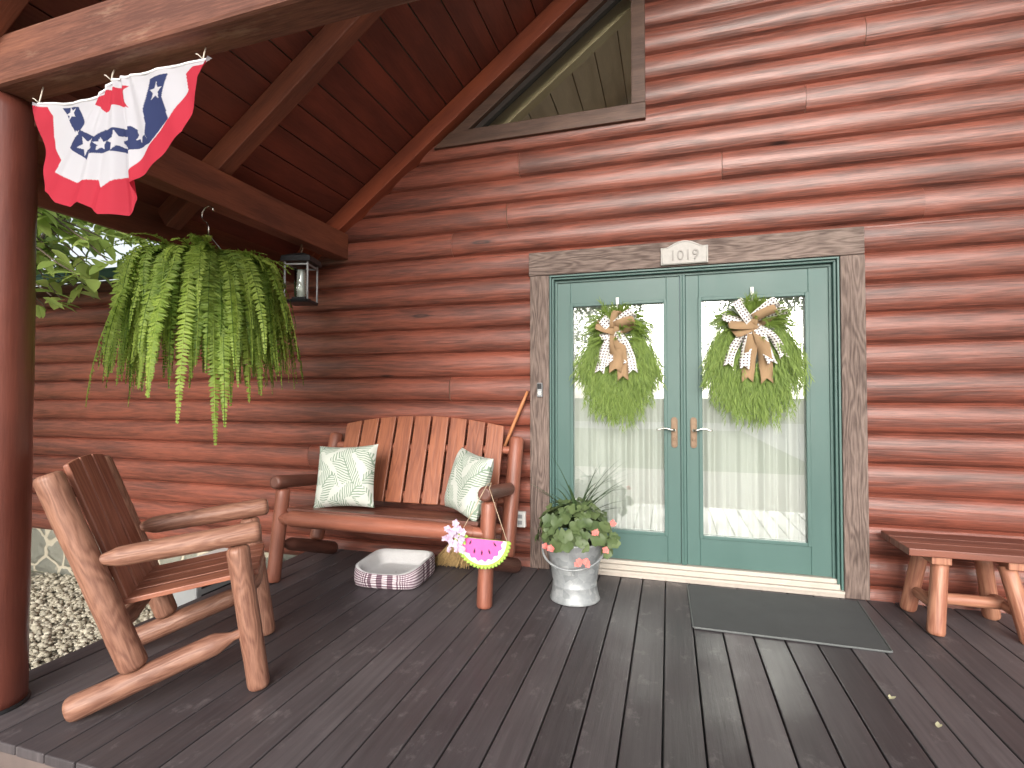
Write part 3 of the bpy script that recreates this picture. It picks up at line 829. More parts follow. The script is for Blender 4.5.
# local x forward -> world -y ; local y -> world x : so 'across' runs from near(right, 0) to -W
LW = 1.50
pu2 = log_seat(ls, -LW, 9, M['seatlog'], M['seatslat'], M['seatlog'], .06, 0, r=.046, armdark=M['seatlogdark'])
for k in range(9):
    v0 = -.085-(k+1)*.1465+.014
    slat_seg(v0, v0+.1285, .470, 1.092, .030, .022, 9, M['seatslat'], ls, pu2, lambda v: -.155*(v+.745)**2)
b = MB(); b.log((-.035, -LW+.03, .425), (-.035, -.03, .425), .054, .05, 'tenon', 'tenon', 18, ten=.02); b.build('seat_front_log', M['seatlog'], ls)
for k in range(4):
    b = MB(); u0 = -.105-k*.107
    b.box((u0, -LW/2, .470-.012*k), (0, 1, 0), (1, 0, .11), (-.11, 0, 1), LW/2-.06, .0505, .012); b.build('seat_slat', M['seatlogdark'], ls, bevel=.004)

# pillows
def pillow(loc, rz, tilt, roll, label, S=.43, seed=0):
    n = 30; b = MB()
    Rm = Matrix.Rotation(rz, 4, 'Z') @ Matrix.Rotation(tilt, 4, 'X') @ Matrix.Rotation(roll, 4, 'Y')
    for side in (-1, 1):
        def fn(u, v):
            a, c = 2*u-1, 2*v-1
            pin = 1-.075*(1-a*a)*abs(c)**3*1.0; pin2 = 1-.075*(1-c*c)*abs(a)**3
            th = .075*max(0, (1-a**4)*(1-c**4))**.55
            wr = .006*noise.noise(V((a*2.2+seed, c*2.2, side*3)))*(1-abs(a)**6)*(1-abs(c)**6)
            return Rm @ V((a*S/2*pin2, side*(th+wr), c*S/2*pin))
        def uvf(u, v): return (u*.9+seed*1.7, v*.9+seed)
        b.grid(fn, n, n, uvf=uvf)
    return tag_mesh(b.build('pillow', M['pillow']), loc, label, 'pillow', 'fern print pillows on the love seat')
def tag_mesh(o, loc, label, cat, group=None):
    o.location = loc; return tag(o, label, cat, group)
pillow((-2.165, -.520, .690), .14, -.28, -.05, 'square fern print pillow on the left end of the love seat', .44, 1)
pillow((-1.245, -.535, .685), -.66, -.26, .10, 'fern print pillow turned sideways beside the right arm of the love seat', .41, 4.3)

# broom behind the love seat
br = thing('broom', 'straw broom with orange wooden handle leaning behind the love seat', 'broom', (-1.50, -.10, .0))
b = MB(); top = V((-.990, -.005, 1.285)); bot = V((-1.425, -.075, .24))
b.rings([bot+(top-bot)*i/12 for i in range(13)], [.0125]*12+[.009], 12); b.build('handle', M['broomstick'], br, world=True)
b = MB()
for k in range(420):
    t0 = R_.uniform(-1, 1); s_ = R_.uniform(-1, 1)
    p0 = V((-1.425+.035*t0, -.075+.02*s_, .25+R_.uniform(-.02, .02))); p1 = V((-1.53+.15*t0+R_.uniform(-.02, .02), -.12+.055*s_, R_.uniform(.004, .035)))
    b.rings([p0, (p0+p1)/2+V((R_.uniform(-.008, .008), 0, .004)), p1], [.0022, .0026, .0018], 4)
b.build('bristles', M['straw'], br, world=True)
b = MB(); b.rings([(-1.425, -.075, .235), (-1.415, -.073, .275)], [.036, .022], 14); b.build('binding', M['twine'], br, world=True)

# watermelon sign hung from the love seat arm
wm = thing('watermelon_sign', 'pink watermelon slice sign with lilac flowers hanging from the love seat arm', 'sign', (-1.03, -.862, .43), -.0)
tilt = Matrix.Rotation(.02, 4, 'Y')
def half(mb, r, y0, y1, m=0, sc=0, zoff=0, n=48):
    pts = [(-r, zoff), (r, zoff)]
    for i in range(1, n):
        a = -PI*i/n
        rr = r*(1+(sc*(.5+.5*math.cos(2*i*PI/2)) if sc else 0)); pts.append((rr*math.cos(a), zoff+rr*math.sin(a)))
    poly_prism(mb, [((tilt @ V((p, 0, q))).x, (tilt @ V((p, 0, q))).z) for p, q in pts[:1]+pts[2:][::-1][::1]+pts[1:2]][::-1] if False else [((tilt @ V((p, 0, q))).x, (tilt @ V((p, 0, q))).z) for p, q in [pts[0]]+[pts[1]]+pts[2:]][::-1], y0, y1, m)
b = MB(); half(b, .160, 0, .010)
b.build('green_rind', M['rind_green'], wm)
b = MB()
for i in range(23):       # pom-pom trim
    a = -PI*(i+.5)/23; c = tilt @ V((.163*math.cos(a), .003, .163*math.sin(a)))
    prof = [(0.0001, -.0105), (.0075, -.0075), (.0105, 0), (.0075, .0075), (.0001, .0105)]; b.lathe(prof, 8, 0, c)
b.build('scalloped_trim', M['rind_green'], wm)
b = MB(); half(b, .146, -.003, -.0005); b.build('white_rind', M['rind_white'], wm)
b = MB(); pts = [(-.125, 0), (.125, 0)]
for i in range(1, 60):
    a = -PI*i/60; rr = .122+.006*math.cos(a*18); pts.append((rr*math.cos(a), rr*math.sin(a)))
poly_prism(b, [((tilt @ V((p, 0, q))).x, (tilt @ V((p, 0, q))).z) for p, q in pts][::-1], -.006, -.0035); b.build('pink_flesh', M['plastic_pink'], wm)
for (sx, sz, a) in ((-.07, -.022, .5), (-.045, -.068, .25), (.0, -.075, 0), (.045, -.066, -.35), (.078, -.022, -.7)):
    b = MB(); b.rings([(sx-.011*math.sin(a), -.0075, sz-.013*math.cos(a)), (sx, -.0085, sz), (sx+.011*math.sin(a), -.0075, sz+.013*math.cos(a))], [.003, .0055, .002], 8); b.build('seed', M['seed'], wm)
b = MB()
for sx in (-1, 1):
    p0 = V((sx*.150, -.002, -.004)); tp = V((.010+sx*.012, .058, .283))
    b.rings([p0, (p0+tp)/2+V((0, 0, -.003)), tp], [.0022]*3, 6)
b.rings([(-.002, .058, .283), (.0, .10, .300), (.012, .13, .300), (.022, .058, .283)], [.0022]*4, 6)
b.build('twine', M['twine'], wm)
def petals(mb, c, r, n, nrm, m=0, cup=.3):
    nrm = V(nrm).normalized(); a_ = nrm.orthogonal().normalized(); b_ = nrm.cross(a_)
    for k in range(n):
        th = 2*PI*k/n+R_.uniform(-.15, .15); d = a_*math.cos(th)+b_*math.sin(th)
        mb.blade(c, d+nrm*cup, nrm, r*R_.uniform(.85, 1.1), r*.85, m, .1, 'oval')
b = MB()
for k in range(26):
    c = V((-.165+R_.gauss(0, .032), -.02+R_.uniform(-.025, .0), .002+R_.gauss(0, .045)))
    petals(b, c, .024, 5, (R_.uniform(-.6, .6), -1, R_.uniform(-.4, .6)))
b.build('flowers', M['lilac'], wm)
b = MB()
for k in range(8): b.blade((-.13+R_.uniform(-.02, .02), -.012, -.005+R_.uniform(-.02, .02)), (R_.uniform(-1, 1), -.3, R_.uniform(-1, 1)), (0, -1, 0), .035, .022, 0, .1, 'oval')
b.build('leaves', M['rind_green'], wm)

# dog bed
db = thing('dog_bed', 'small grey fleece dog bed with gingham sides under the love seat', 'dog bed', (-1.80, -.47, .001), .10)
def superell(a, w, d, n=5.5):
    c, s_ = math.cos(a), math.sin(a)
    return (w*abs(c)**(2/n)*(1 if c >= 0 else -1), d*abs(s_)**(2/n)*(1 if s_ >= 0 else -1))
def loft(prof, mat, name, w, d, nz=72):
    b = MB(); per = 2*(w+d)*1.85
    def fn(u, v):
        k = v*(len(prof)-1); i = min(int(k), len(prof)-2); f = k-i
        sc_, z, dip = [prof[i][q]*(1-f)+prof[i+1][q]*f for q in range(3)]
        a = 2*PI*u; x_, y_ = superell(a, w*1, d*1)
        off = 1-sc_
        x_ *= sc_; y_ *= sc_
        fr = max(0, -math.sin(a))**2*(1-abs(math.cos(a))*.6)
        return (x_+.005*noise.noise(V((x_*9, y_*9, v*3))), y_, z-dip*fr*.040+.004*noise.noise(V((x_*8, y_*8, 4+v*2))))
    def uvf(u, v): return (u*per, v*.16)
    b.grid(fn, nz, len(prof)*3, uvf=uvf); return b.build(name, mat, db)
loft([(.90, 0, 0), (.97, .012, 0), (1.0, .045, 0), (1.0, .085, .7), (.985, .118, 1), (.955, .134, 1)], M['gingham'], 'outer_cover', .232, .225)
loft([(.955, .134, 1), (.90, .138, 1), (.84, .12, .9), (.80, .08, .4), (.76, .045, 0), (.5, .040, 0), (.02, .043, 0)], M['fleece'], 'fleece_lining', .232, .225)

# ------------------------------------------------------------------ PLANTED BUCKET
bx, by = -.567, -.455
bk = thing('galvanised_bucket', 'galvanised steel bucket with flared foot and drooping bail handle left of the doors', 'bucket', (bx, by, .001))
b = MB()
b.lathe([(.0, .012), (.145, .012), (.152, .0), (.155, .004), (.150, .015), (.141, .055), (.1365, .088), (.1375, .090), (.1375, .098), (.1345, .100), (.142, .15), (.160, .25), (.1605, .254), (.161, .258), (.184, .352), (.189, .356), (.190, .362), (.185, .366), (.180, .358), (.165, .285), (.0, .285)], 48)
b.build('bucket_body', M['galv'], bk)
b = MB(); b.lathe([(.0, .318), (.10, .322), (.172, .312)], 32); b.build('soil', M['soil'], bk)
b = MB(); pts = []
for i in range(25):
    a = PI*i/24; pts.append((-.196*math.cos(a), -.205*math.sin(a)**.8, .335-.105*math.sin(a)))
b.rings(pts, [.0062]*25, 10); b.build('bail_handle', M['galv'], bk)
for sx in (-1, 1):
    b = MB(); b.rings([(sx*.180, 0, .335), (sx*.200, 0, .335)], [.018, .016], 14); b.build('handle_ear', M['galv'], bk)
b = MB(); b.rings([(.02+.012*math.cos(2*PI*i/12), -.161, .205+.02*math.sin(2*PI*i/12)) for i in range(12)], [.0028]*12, 6, closed=True)
b.build('pull_loop', M['galv'], bk)
# trailing begonia
bg = thing('begonia', 'leafy begonia with coral pink blooms growing in the galvanised bucket', 'plant', (bx, by, .32))
b = MB()
def roundleaf(mb, c, nrm, r, m=0, up=(0, 0, 1)):
    nrm = V(nrm).normalized(); a_ = V(up)-nrm*V(up).dot(nrm)
    a_ = a_.normalized() if a_.length > .01 else nrm.orthogonal().normalized()
    b_ = nrm.cross(a_); i = len(mb.v); mb.v.append(V(c)-nrm*r*.18); n = 14; ph = R_.uniform(0, 6)
    for k in range(n):
        th = 2*PI*k/n; rr = r*(1+.13*math.cos(th*5+ph)+.05*math.sin(3*th))*(.62 if k == 0 else 1)
        mb.v.append(V(c)+(a_*math.cos(th)+b_*math.sin(th))*rr+nrm*r*.14*math.sin(th*2.5+ph))
    for k in range(n): mb.face([i, i+1+k, i+1+(k+1) % n], [(.5, .5), (0, 0), (1, 0)], m, True)
for k in range(210):
    th = R_.uniform(0, 2*PI); ph = math.acos(R_.uniform(-.18, 1)); rad = R_.uniform(.75, 1.04)
    d = V((math.sin(ph)*math.cos(th), math.sin(ph)*math.sin(th), math.cos(ph)))
    c = V((d.x*.232*rad, d.y*.21*rad, .075+d.z*.21*rad))
    if d.z < -.05 and R_.random() < .5: continue
    roundleaf(b, c, d+V((R_.uniform(-.5, .5), R_.uniform(-.5, .2), R_.uniform(-.2, .6))), R_.uniform(.026, .046))
for k in range(14):       # trailing stem on the right
    roundleaf(b, (.215+R_.uniform(-.035, .06), -.05+R_.uniform(-.05, .05), .12-R_.uniform(0, .14)), (.5, -1, R_.uniform(-.2, .4)), R_.uniform(.022, .036))
b.build('foliage', M['begonia'], bg)
for (px, pz, n_) in ((-.095, .035, 3), (-.155, .02, 2), (.06, -.035, 4), (.10, -.03, 3), (.20, .015, 2), (.155, .125, 2), (.245, .165, 2)):
    b = MB()
    yy = -math.sqrt(max(.004, .228**2-px*px))-.012
    for q in range(n_): petals(b, V((px+R_.uniform(-.014, .014), yy+R_.uniform(-.01, .01), pz+R_.uniform(-.016, .016))), .021, 5, (px*2, -1, .25), cup=.35)
    b.build('flower', M['pink'], bg)
sp = thing('spike_plant', 'spiky dracaena with thin dark arching blades rising from the galvanised bucket', 'plant', (bx+.02, by-.01, .32))
b = MB()
def longblade(mb, p, az, el, L, w, droop, m=0, n=7):
    p = V(p); i = len(mb.v); side = V((-math.sin(az), math.cos(az), 0)); c = p.copy(); e = el
    for k in range(n+1):
        t_ = k/n; ww = w*(1-t_)**.7*(.6+.4*min(1, t_*4)); f = V((-math.sin(e)*math.cos(az), -math.sin(e)*math.sin(az), math.cos(e)))*ww*.25
        mb.v += [c-side*ww/2+f, c, c+side*ww/2+f]
        e -= droop/n*(1+t_*1.5); c = c+V((math.cos(e)*math.cos(az), math.cos(e)*math.sin(az), math.sin(e)))*L/n
    for k in range(n):
        for q in (0, 1):
            a = i+3*k+q; mb.face([a, a+1, a+4, a+3], [(0, 0), (1, 0), (1, 1), (0, 1)], m, True)
for k in range(20):
    az = R_.uniform(0, 2*PI); el = R_.uniform(.7, 1.45); longblade(b, (R_.uniform(-.012, .012), R_.uniform(-.012, .012), .15), az, el, R_.uniform(.30, .42), .019, R_.uniform(.1, .75))
for az, el, L in ((.1, 1.15, .50), (.3, .95, .42), (2.9, 1.38, .46), (0, 1.4, .44), (.2, 1.22, .49), (3.3, .9, .32), (6.1, .72, .36), (.4, .5, .32)):
    longblade(b, (0, 0, .15), az, el, L, .020, .3)
b.build('leaf_blades', M['spike'], sp)
b = MB(); b.rings([(0, 0, 0), (0, 0, .17)], [.014, .02], 10); b.build('stem', M['spike'], sp)

# doormat
dm = thing('doormat', 'flat dark grey rubber doormat lying before the right door', 'doormat', (.58, -.36, 0))
b = MB(); q = [(.112, -.040), (.122, -.700), (1.028, -.712), (1.085, -.040)]
i = 0
for z in (.0025, .0085):
    for p in q: b.v.append(V((p[0], p[1], z)))
b.face([4, 5, 6, 7], [(0, 0), (0, 1), (1, 1), (1, 0)]); b.face([3, 2, 1, 0], [(0, 0)]*4)
for k in range(4): b.face([k, (k+1) % 4, 4+(k+1) % 4, 4+k], [(0, 0)]*4)
b.build('mat_pad', M['mat'], dm, bevel=.002, world=True)
b = MB()
for k in (0, 1, 2):
    p0 = V((*q[k], .007)); p1 = V((*q[(k+1) % 4], .007)); d = (p1-p0).normalized(); n_ = V((-d.y, d.x, 0))
    b.box((p0+p1)/2-n_*.0045, d, n_, (0, 0, 1), (p1-p0).length/2, .004, .005)
b.build('edge_binding', M['matedge'], dm, bevel=.002, world=True)

# ------------------------------------------------------------------ BENCH at right
bn = thing('log_bench', 'low slatted log bench with splayed legs right of the doors', 'bench', (1.56, -.23, .001))
BX0, BX1 = 1.215, 1.905
for k in range(3):
    b = MB(); y0 = -.425+k*.1325
    b.aabb(BX0, BX1, y0, y0+.127, .403, .443, axis='x'); b.build('seat_slat', M['benchtop'], bn, bevel=.005, world=True)
for x_ in (1.37, 1.70):
    b = MB(); b.aabb(x_-.045, x_+.045, -.405, -.05, .362, .402, axis='y'); b.build('cleat', M['benchlog'], bn, bevel=.004, world=True)
for sx, xt in ((-1, 1.385), (1, 1.675)):
    for (yb, yt) in ((-.425, -.345), (-.085, -.125)):
        b = MB(); b.log((xt+sx*.058, yb, .0), (xt, yt, .368), .041, .038, 'round', 'flat', 16); b.build('leg', M['benchlog'], bn, world=True)
    xs_ = xt+sx*.035
    b = MB(); b.log((xs_, -.40, .135), (xs_, -.095, .135), .030, None, 'tenon', 'tenon', 14, ten=.02); b.build('cross_stretcher', M['benchlog'], bn, world=True)
b = MB(); b.log((1.36, -.25, .14), (1.70, -.25, .14), .031, None, 'flat', 'flat', 16); b.build('long_stretcher', M['benchlog'], bn, world=True)

# ------------------------------------------------------------------ BUNTING
CAMP = V((0, -3.71, 1.25)); yaw = math.radians(16.66); pit = math.radians(1.31); FPX = 524.0
F_ = V((-math.sin(yaw)*math.cos(pit), math.cos(yaw)*math.cos(pit), math.sin(pit))); Rt = V((math.cos(yaw), math.sin(yaw), 0)); Up = Rt.cross(F_)
bt = thing('bunting', 'red white and blue starred fan bunting tied under the header beam', 'bunting', (-1.968, -2.30, 2.411))
# outline of the fan in metres (x right, z up) from its centre tie, measured on the hanging plane
TOPL = [(-.385, -.020), (-.246, -.040), (-.089, -.042), (0, .004), (.095, .006), (.271, .006), (.373, .004), (.471, .0)]
BOTL = [(-.385, -.022), (-.373, -.09), (-.342, -.202), (-.319, -.316), (-.306, -.38), (-.262, -.404), (-.222, -.439), (-.156, -.459), (-.111, -.447), (-.053, -.473), (-.013, -.501), (.083, -.503), (.093, -.452), (.104, -.39), (.186, -.368), (.278, -.322), (.377, -.256), (.404, -.19), (.423, -.063), (.471, -.002)]
def polyat(P, s):
    dd = [0]
    for i in range(1, len(P)): dd.append(dd[-1]+math.hypot(P[i][0]-P[i-1][0], P[i][1]-P[i-1][1]))
    q = s*dd[-1]
    for i in range(1, len(P)):
        if q <= dd[i] or i == len(P)-1:
            f = (q-dd[i-1])/(dd[i]-dd[i-1]); return (P[i-1][0]+(P[i][0]-P[i-1][0])*f, P[i-1][1]+(P[i][1]-P[i-1][1])*f)
def inside(P, x, z):
    c = False; j = len(P)-1
    for i in range(len(P)):
        if (P[i][1] > z) != (P[j][1] > z) and x < (P[j][0]-P[i][0])*(z-P[i][1])/(P[j][1]-P[i][1])+P[i][0]: c = not c
        j = i
    return c
def star_in(x, z, cx, cz, r, rot):
    dx, dz = x-cx, z-cz; d = math.hypot(dx, dz)
    if d > r: return False
    k = ((math.atan2(dz, dx)-rot)/(2*PI/5)) % 1.0
    A0 = min(k, 1-k)*2*PI/5
    ri = r*.42; p1 = (r, 0); p2 = (ri*math.cos(PI/5), ri*math.sin(PI/5))
    px, pz = d*math.cos(A0), d*math.sin(A0)
    return (p2[0]-p1[0])*(pz-p1[1])-(p2[1]-p1[1])*(px-p1[0]) > 0
BLUES = [[(-.261, -.054), (-.235, -.047), (-.177, -.061), (-.132, -.141), (-.17, -.178)], [(-.164, -.152), (-.063, -.202), (-.093, -.287), (-.201, -.221)], [(-.063, -.202), (-.029, -.175), (.099, -.178), (.178, -.229), (.208, -.263), (.077, -.268), (-.046, -.263), (-.084, -.265)], [(.164, -.131), (.185, -.019), (.274, -.017), (.26, -.106), (.304, -.193), (.267, -.216), (.208, -.263), (.174, -.223), (.183, -.192)]]
REDC = [(-.085, -.049), (-.052, -.031), (-.014, -.024), (.084, -.027), (.058, -.05), (.054, -.067), (.086, -.109), (.037, -.092), (.006, -.092), (-.025, -.11), (-.057, -.082), (-.085, -.07)]
FIELD = [(-.348, .05), (-.345, -.021), (-.298, -.082), (-.303, -.159), (-.281, -.21), (-.246, -.263), (-.272, -.307), (-.145, -.365), (-.044, -.363), (-.018, -.399), (.091, -.352), (.213, -.264), (.309, -.189), (.374, -.098), (.357, -.034), (.385, -.012), (.60, -.012), (.60, .08)]
STARS = [(-.216, -.080, .030, 1.9), (-.174, -.168, .018, .8), (-.112, -.226, .040, .75), (-.040, -.229, .028, .4), (.034, -.225, .042, .55), (.146, -.218, .032, 1.1), (.222, -.075, .036, 1.5)]
NU, NV = 340, 240
WHT = (.60, .595, .65, 1); RED = (.52, .022, .05, 1); BLU = (.022, .035, .125, 1)
b = MB(); cols = []; topedge = []
def bfn(u, v):
    sT = u/.25*.36 if u < .25 else (.36+(u-.25)/.47*.22 if u < .72 else .58+(u-.72)/.28*.42)
    T = polyat(TOPL, sT); B = polyat(BOTL, u)
    x = T[0]+(B[0]-T[0])*v; z = T[1]+(B[1]-T[1])*v
    mid = math.exp(-((u-.50)/.13)**2)
    edge = min(1, min(u, 1-u)*10)
    y = edge*(.003+.015*mid*min(1, .25+v))*math.sin(u*60)+.016*v*math.sin(u*13+.6)*edge
    y += v*(.032*math.exp(-((u-.585)/.020)**2)-.03*math.exp(-((u-.455)/.025)**2))
    y += .016*noise.noise(V((x*6, z*6, 1)))-.02*v*v
    c = WHT
    if not inside(FIELD, x, z): c = RED
    elif inside(REDC, x, z): c = RED
    elif any(inside(q, x, z) for q in BLUES):
        c = WHT if any(star_in(x, z, *q) for q in STARS) else BLU
    if v*math.hypot(B[0]-T[0], B[1]-T[1]) < .016: c = WHT
    cols.append(c)
    if v == 0: topedge.append((x, y, z))
    return (x, y, z)
b.grid(bfn, NU, NV)
b.build('fabric', M['bunting'], bt, attr=cols)
b = MB(); hp = topedge[::12]
b.rings(hp, [.0045]*len(hp), 8); b.build('hem', plain('hem_white', (.80, .79, .82), .8, 0, .03, 30), bt)
for (tx, tz) in ((-.380, -.020), (0, .004), (.430, .002)):
    b = MB(); b.rings([(tx, -.004, tz), (tx+.003, .0, tz+.03), (tx-.003, .012, .060)], [.0026]*3, 6); b.build('tie', M['string'], bt)
    b = MB(); b.rings([(tx, -.008, tz+.004), (tx-.012, -.014, tz+.016), (tx-.022, -.012, tz+.02)], [.002]*3, 6); b.build('tie_end', M['string'], bt)

# ------------------------------------------------------------------ HANGING FERN
fx, fy = -2.575, -1.30
fn_ = thing('hanging_fern', 'large drooping fern in a hanging basket below the side beam', 'plant', (fx, fy, 1.9))
b = MB(); b.lathe([(.0, -.06), (.11, -.06), (.15, .0), (.175, .09), (.18, .095), (.17, .085), (.0, .07)], 28); b.build('basket', M['pot'], fn_)
b = MB()
b.rings([(0, 0, .29), (.0, 0, .335), (-.012, 0, .365), (-.03, 0, .378), (-.05, 0, .392), (-.05, 0, .43), (-.03, 0, .455), (.0, 0, .465), (.025, 0, .452), (.035, 0, .43)], [.0045]*10, 8)
b.build('hook', M['nickel'], fn_)
b = MB()
for k in range(3):
    a = 2*PI*k/3+.4; b.rings([(.17*math.cos(a), .17*math.sin(a), .09), (.0, 0, .295)], [.002, .002], 6)
b.build('hanger_wire', M['grey_metal'], fn_)
b = MB()
def frond(az, reach, rise, drop, L, wid, twist=0):
    """arching rachis with paired pinnae"""
    n = max(14, int(L/.0158)); fr_ = R_.random(); endang = R_.uniform(1.38, 1.56) if R_.random() < .8 else R_.uniform(1.05, 1.35); p = V((.13*math.cos(az), .13*math.sin(az), .07)); rad = V((math.cos(az), math.sin(az), 0)); side = V((-math.sin(az), math.cos(az), 0))
    pts = []
    e = rise
    step = L/n
    ed = drop/n
    sw = R_.uniform(-.9, .9)
    for i in range(n+1):
        pts.append(p.copy())
        t_ = i/n
        e2 = rise-(rise+endang)*min(1, (t_/reach))**.9 if t_ < reach else -endang-(1.5-endang)*(t_-reach)/(1.01-reach if reach < 1 else 1)
        p = p+(rad*math.cos(e2)+V((0, 0, math.sin(e2)))+side*sw*.25*(1 if t_ < reach else .25))*step
    for i in range(1, n):
        t_ = i/n; d = (pts[i+1]-pts[i-1]).normalized()
        s_ = (side+rad*twist*.6).normalized(); s_ = (s_-d*s_.dot(d)).normalized(); nr = s_.cross(d)
        if nr.dot(rad) < 0: nr = -nr
        w = wid*(.35+.65*min(1, t_*5))*(1-max(0, t_-.55)/.45*.85)
        for sg in (-1, 1):
            dd_ = s_*sg+d*.35-nr*.12+V((R_.uniform(-.35, .35), R_.uniform(-.35, .35), R_.uniform(-.35, .35)))
            q = pts[i]+d*R_.uniform(-.002, .002); dd_.normalize()
            sd = dd_.cross(nr).normalized(); i0 = len(b.v); pw = .0118
            b.v += [q-sd*pw*.5, q+sd*pw*.5, q+dd_*w*.55+sd*pw*.55-nr*.001, q+dd_*w-nr*w*.15, q+dd_*w*.55-sd*pw*.55-nr*.001]
            b.face([i0, i0+1, i0+2, i0+3, i0+4], [(fr_, 0)]*5, 0, False)
    b.rings(pts[::3], [.0014]*len(pts[::3]), 4, 0, False, False)
for k in range(540):
    az = R_.uniform(0, 2*PI)
    kind = R_.random()
    if kind < .46: frond(az, R_.uniform(.30, .44), R_.uniform(.6, 1.3), 1, R_.uniform(.66, .95), R_.uniform(.030, .046), R_.uniform(-1.5, 1.5))
    elif kind < .78: frond(az, R_.uniform(.42, .62), R_.uniform(.8, 1.4), 1, R_.uniform(.42, .66), R_.uniform(.032, .044), R_.uniform(-1.5, 1.5))
    else: frond(az, R_.uniform(.7, 1.5), R_.uniform(.9, 1.5), 1, R_.uniform(.24, .42), R_.uniform(.028, .040), R_.uniform(-2, 2))
for az, L in ((-.80, 1.22), (-.86, 1.12), (-.60, 1.12), (-1.75, 1.08), (-1.32, 1.02), (-1.25, .98), (-.75, 1.0), (-.55, .98), (-2.3, .98), (-.2, .95), (.0, .92)):
    frond(az, .28, .75, 1, L, .048, R_.uniform(-.5, .5))
b.build('fronds', M['fern'], fn_)

# ------------------------------------------------------------------ LANTERN
ln = thing('hanging_lantern', 'small black hanging lantern with clear glass chimney below the side beam', 'lantern', (-2.60, -.46, 1.93), .25)
b = MB()
def frust(mb, w0, w1, z0, z1, m=0):
    i = len(mb.v)
    for w, z in ((w0, z0), (w1, z1)):
        for sx, sy in ((-1, -1), (1, -1), (1, 1), (-1, 1)): mb.v.append(V((sx*w, sy*w, z)))
    mb.face([i+3, i+2, i+1, i], [(0, 0)]*4, m); mb.face([i+4, i+5, i+6, i+7], [(0, 0)]*4, m)
    for k in range(4): mb.face([i+k, i+(k+1) % 4, i+4+(k+1) % 4, i+4+k], [(0, 0)]*4, m)
frust(b, .112, .104, .295, .338); frust(b, .102, .030, .3385, .372); b.build('cap', M['black'], ln, bevel=.004)
b = MB(); frust(b, .088, .094, .0, .022); frust(b, .05, .05, .0225, .045); b.build('base', M['black'], ln, bevel=.003)
b = MB()
for sx in (-1, 1):
    for sy in (-1, 1): b.aabb(sx*.084-.006, sx*.084+.006, sy*.084-.006, sy*.084+.006, .0225, .2945, axis='z')
    b.aabb(-.078, .078, sx*.084-.005, sx*.084+.005, .27, .282); b.aabb(sx*.084-.005, sx*.084+.005, -.078, .078, .27, .282, axis='y')
b.build('cage', M['grey_metal'], ln, bevel=.002)
b = MB(); b.lathe([(.046, .046), (.05, .06), (.05, .25), (.044, .262)], 24); b.build('glass_chimney', M['lampglass'], ln)
b = MB(); b.lathe([(.030, .046)]+[(.028+.004*(j % 2), .055+j*.009) for j in range(21)]+[(.026, .25), (.001, .252)], 18); b.build('ribbed_tube', plain('milky_tube', (.50, .50, .47), .35, 0, .1, 30), ln)
b = MB()
for k in range(3):
    c = V((0, 0, .384+k*.024)); a_ = V((1, 0, 0)) if k % 2 else V((0, 1, 0))
    b.rings([c+a_*.008*math.cos(2*PI*i/12)+V((0, 0, .015*math.sin(2*PI*i/12))) for i in range(12)], [.0028]*12, 6, closed=True)
b.build('chain', M['brass'], ln)

# ------------------------------------------------------------------ WREATHS
def strip(mb, pts, wdir, w, m=0, uvo=(0, 0), notch=True):
    """a ribbon along pts (local), width along wdir, tail cut in a V"""
    pts = [V(p) for p in pts]; i = len(mb.v); L = 0; n = len(pts)
    wd = wdir if isinstance(wdir, list) else [V(wdir)]*n
    Ls = []
    for k in range(n):
        if k: L += (pts[k]-pts[k-1]).length
        Ls.append(L); s_ = V(wd[k]).normalized()*w/2
        mid = pts[k] - ((pts[k]-pts[k-1]).normalized()*w*.45 if notch and k == n-1 else V((0, 0, 0)))
        mb.v += [pts[k]-s_, mid, pts[k]+s_]
    for k in range(n-1):
        for q in (0, 1):
            a = i+3*k+q; v0 = q*w/2; v1 = (q+1)*w/2
            mb.face([a, a+1, a+4, a+3], [(Ls[k]+uvo[0], v0+uvo[1]), (Ls[k]+uvo[0], v1+uvo[1]), (Ls[k+1]+uvo[0], v1+uvo[1]), (Ls[k+1]+uvo[0], v0+uvo[1])], m, True)
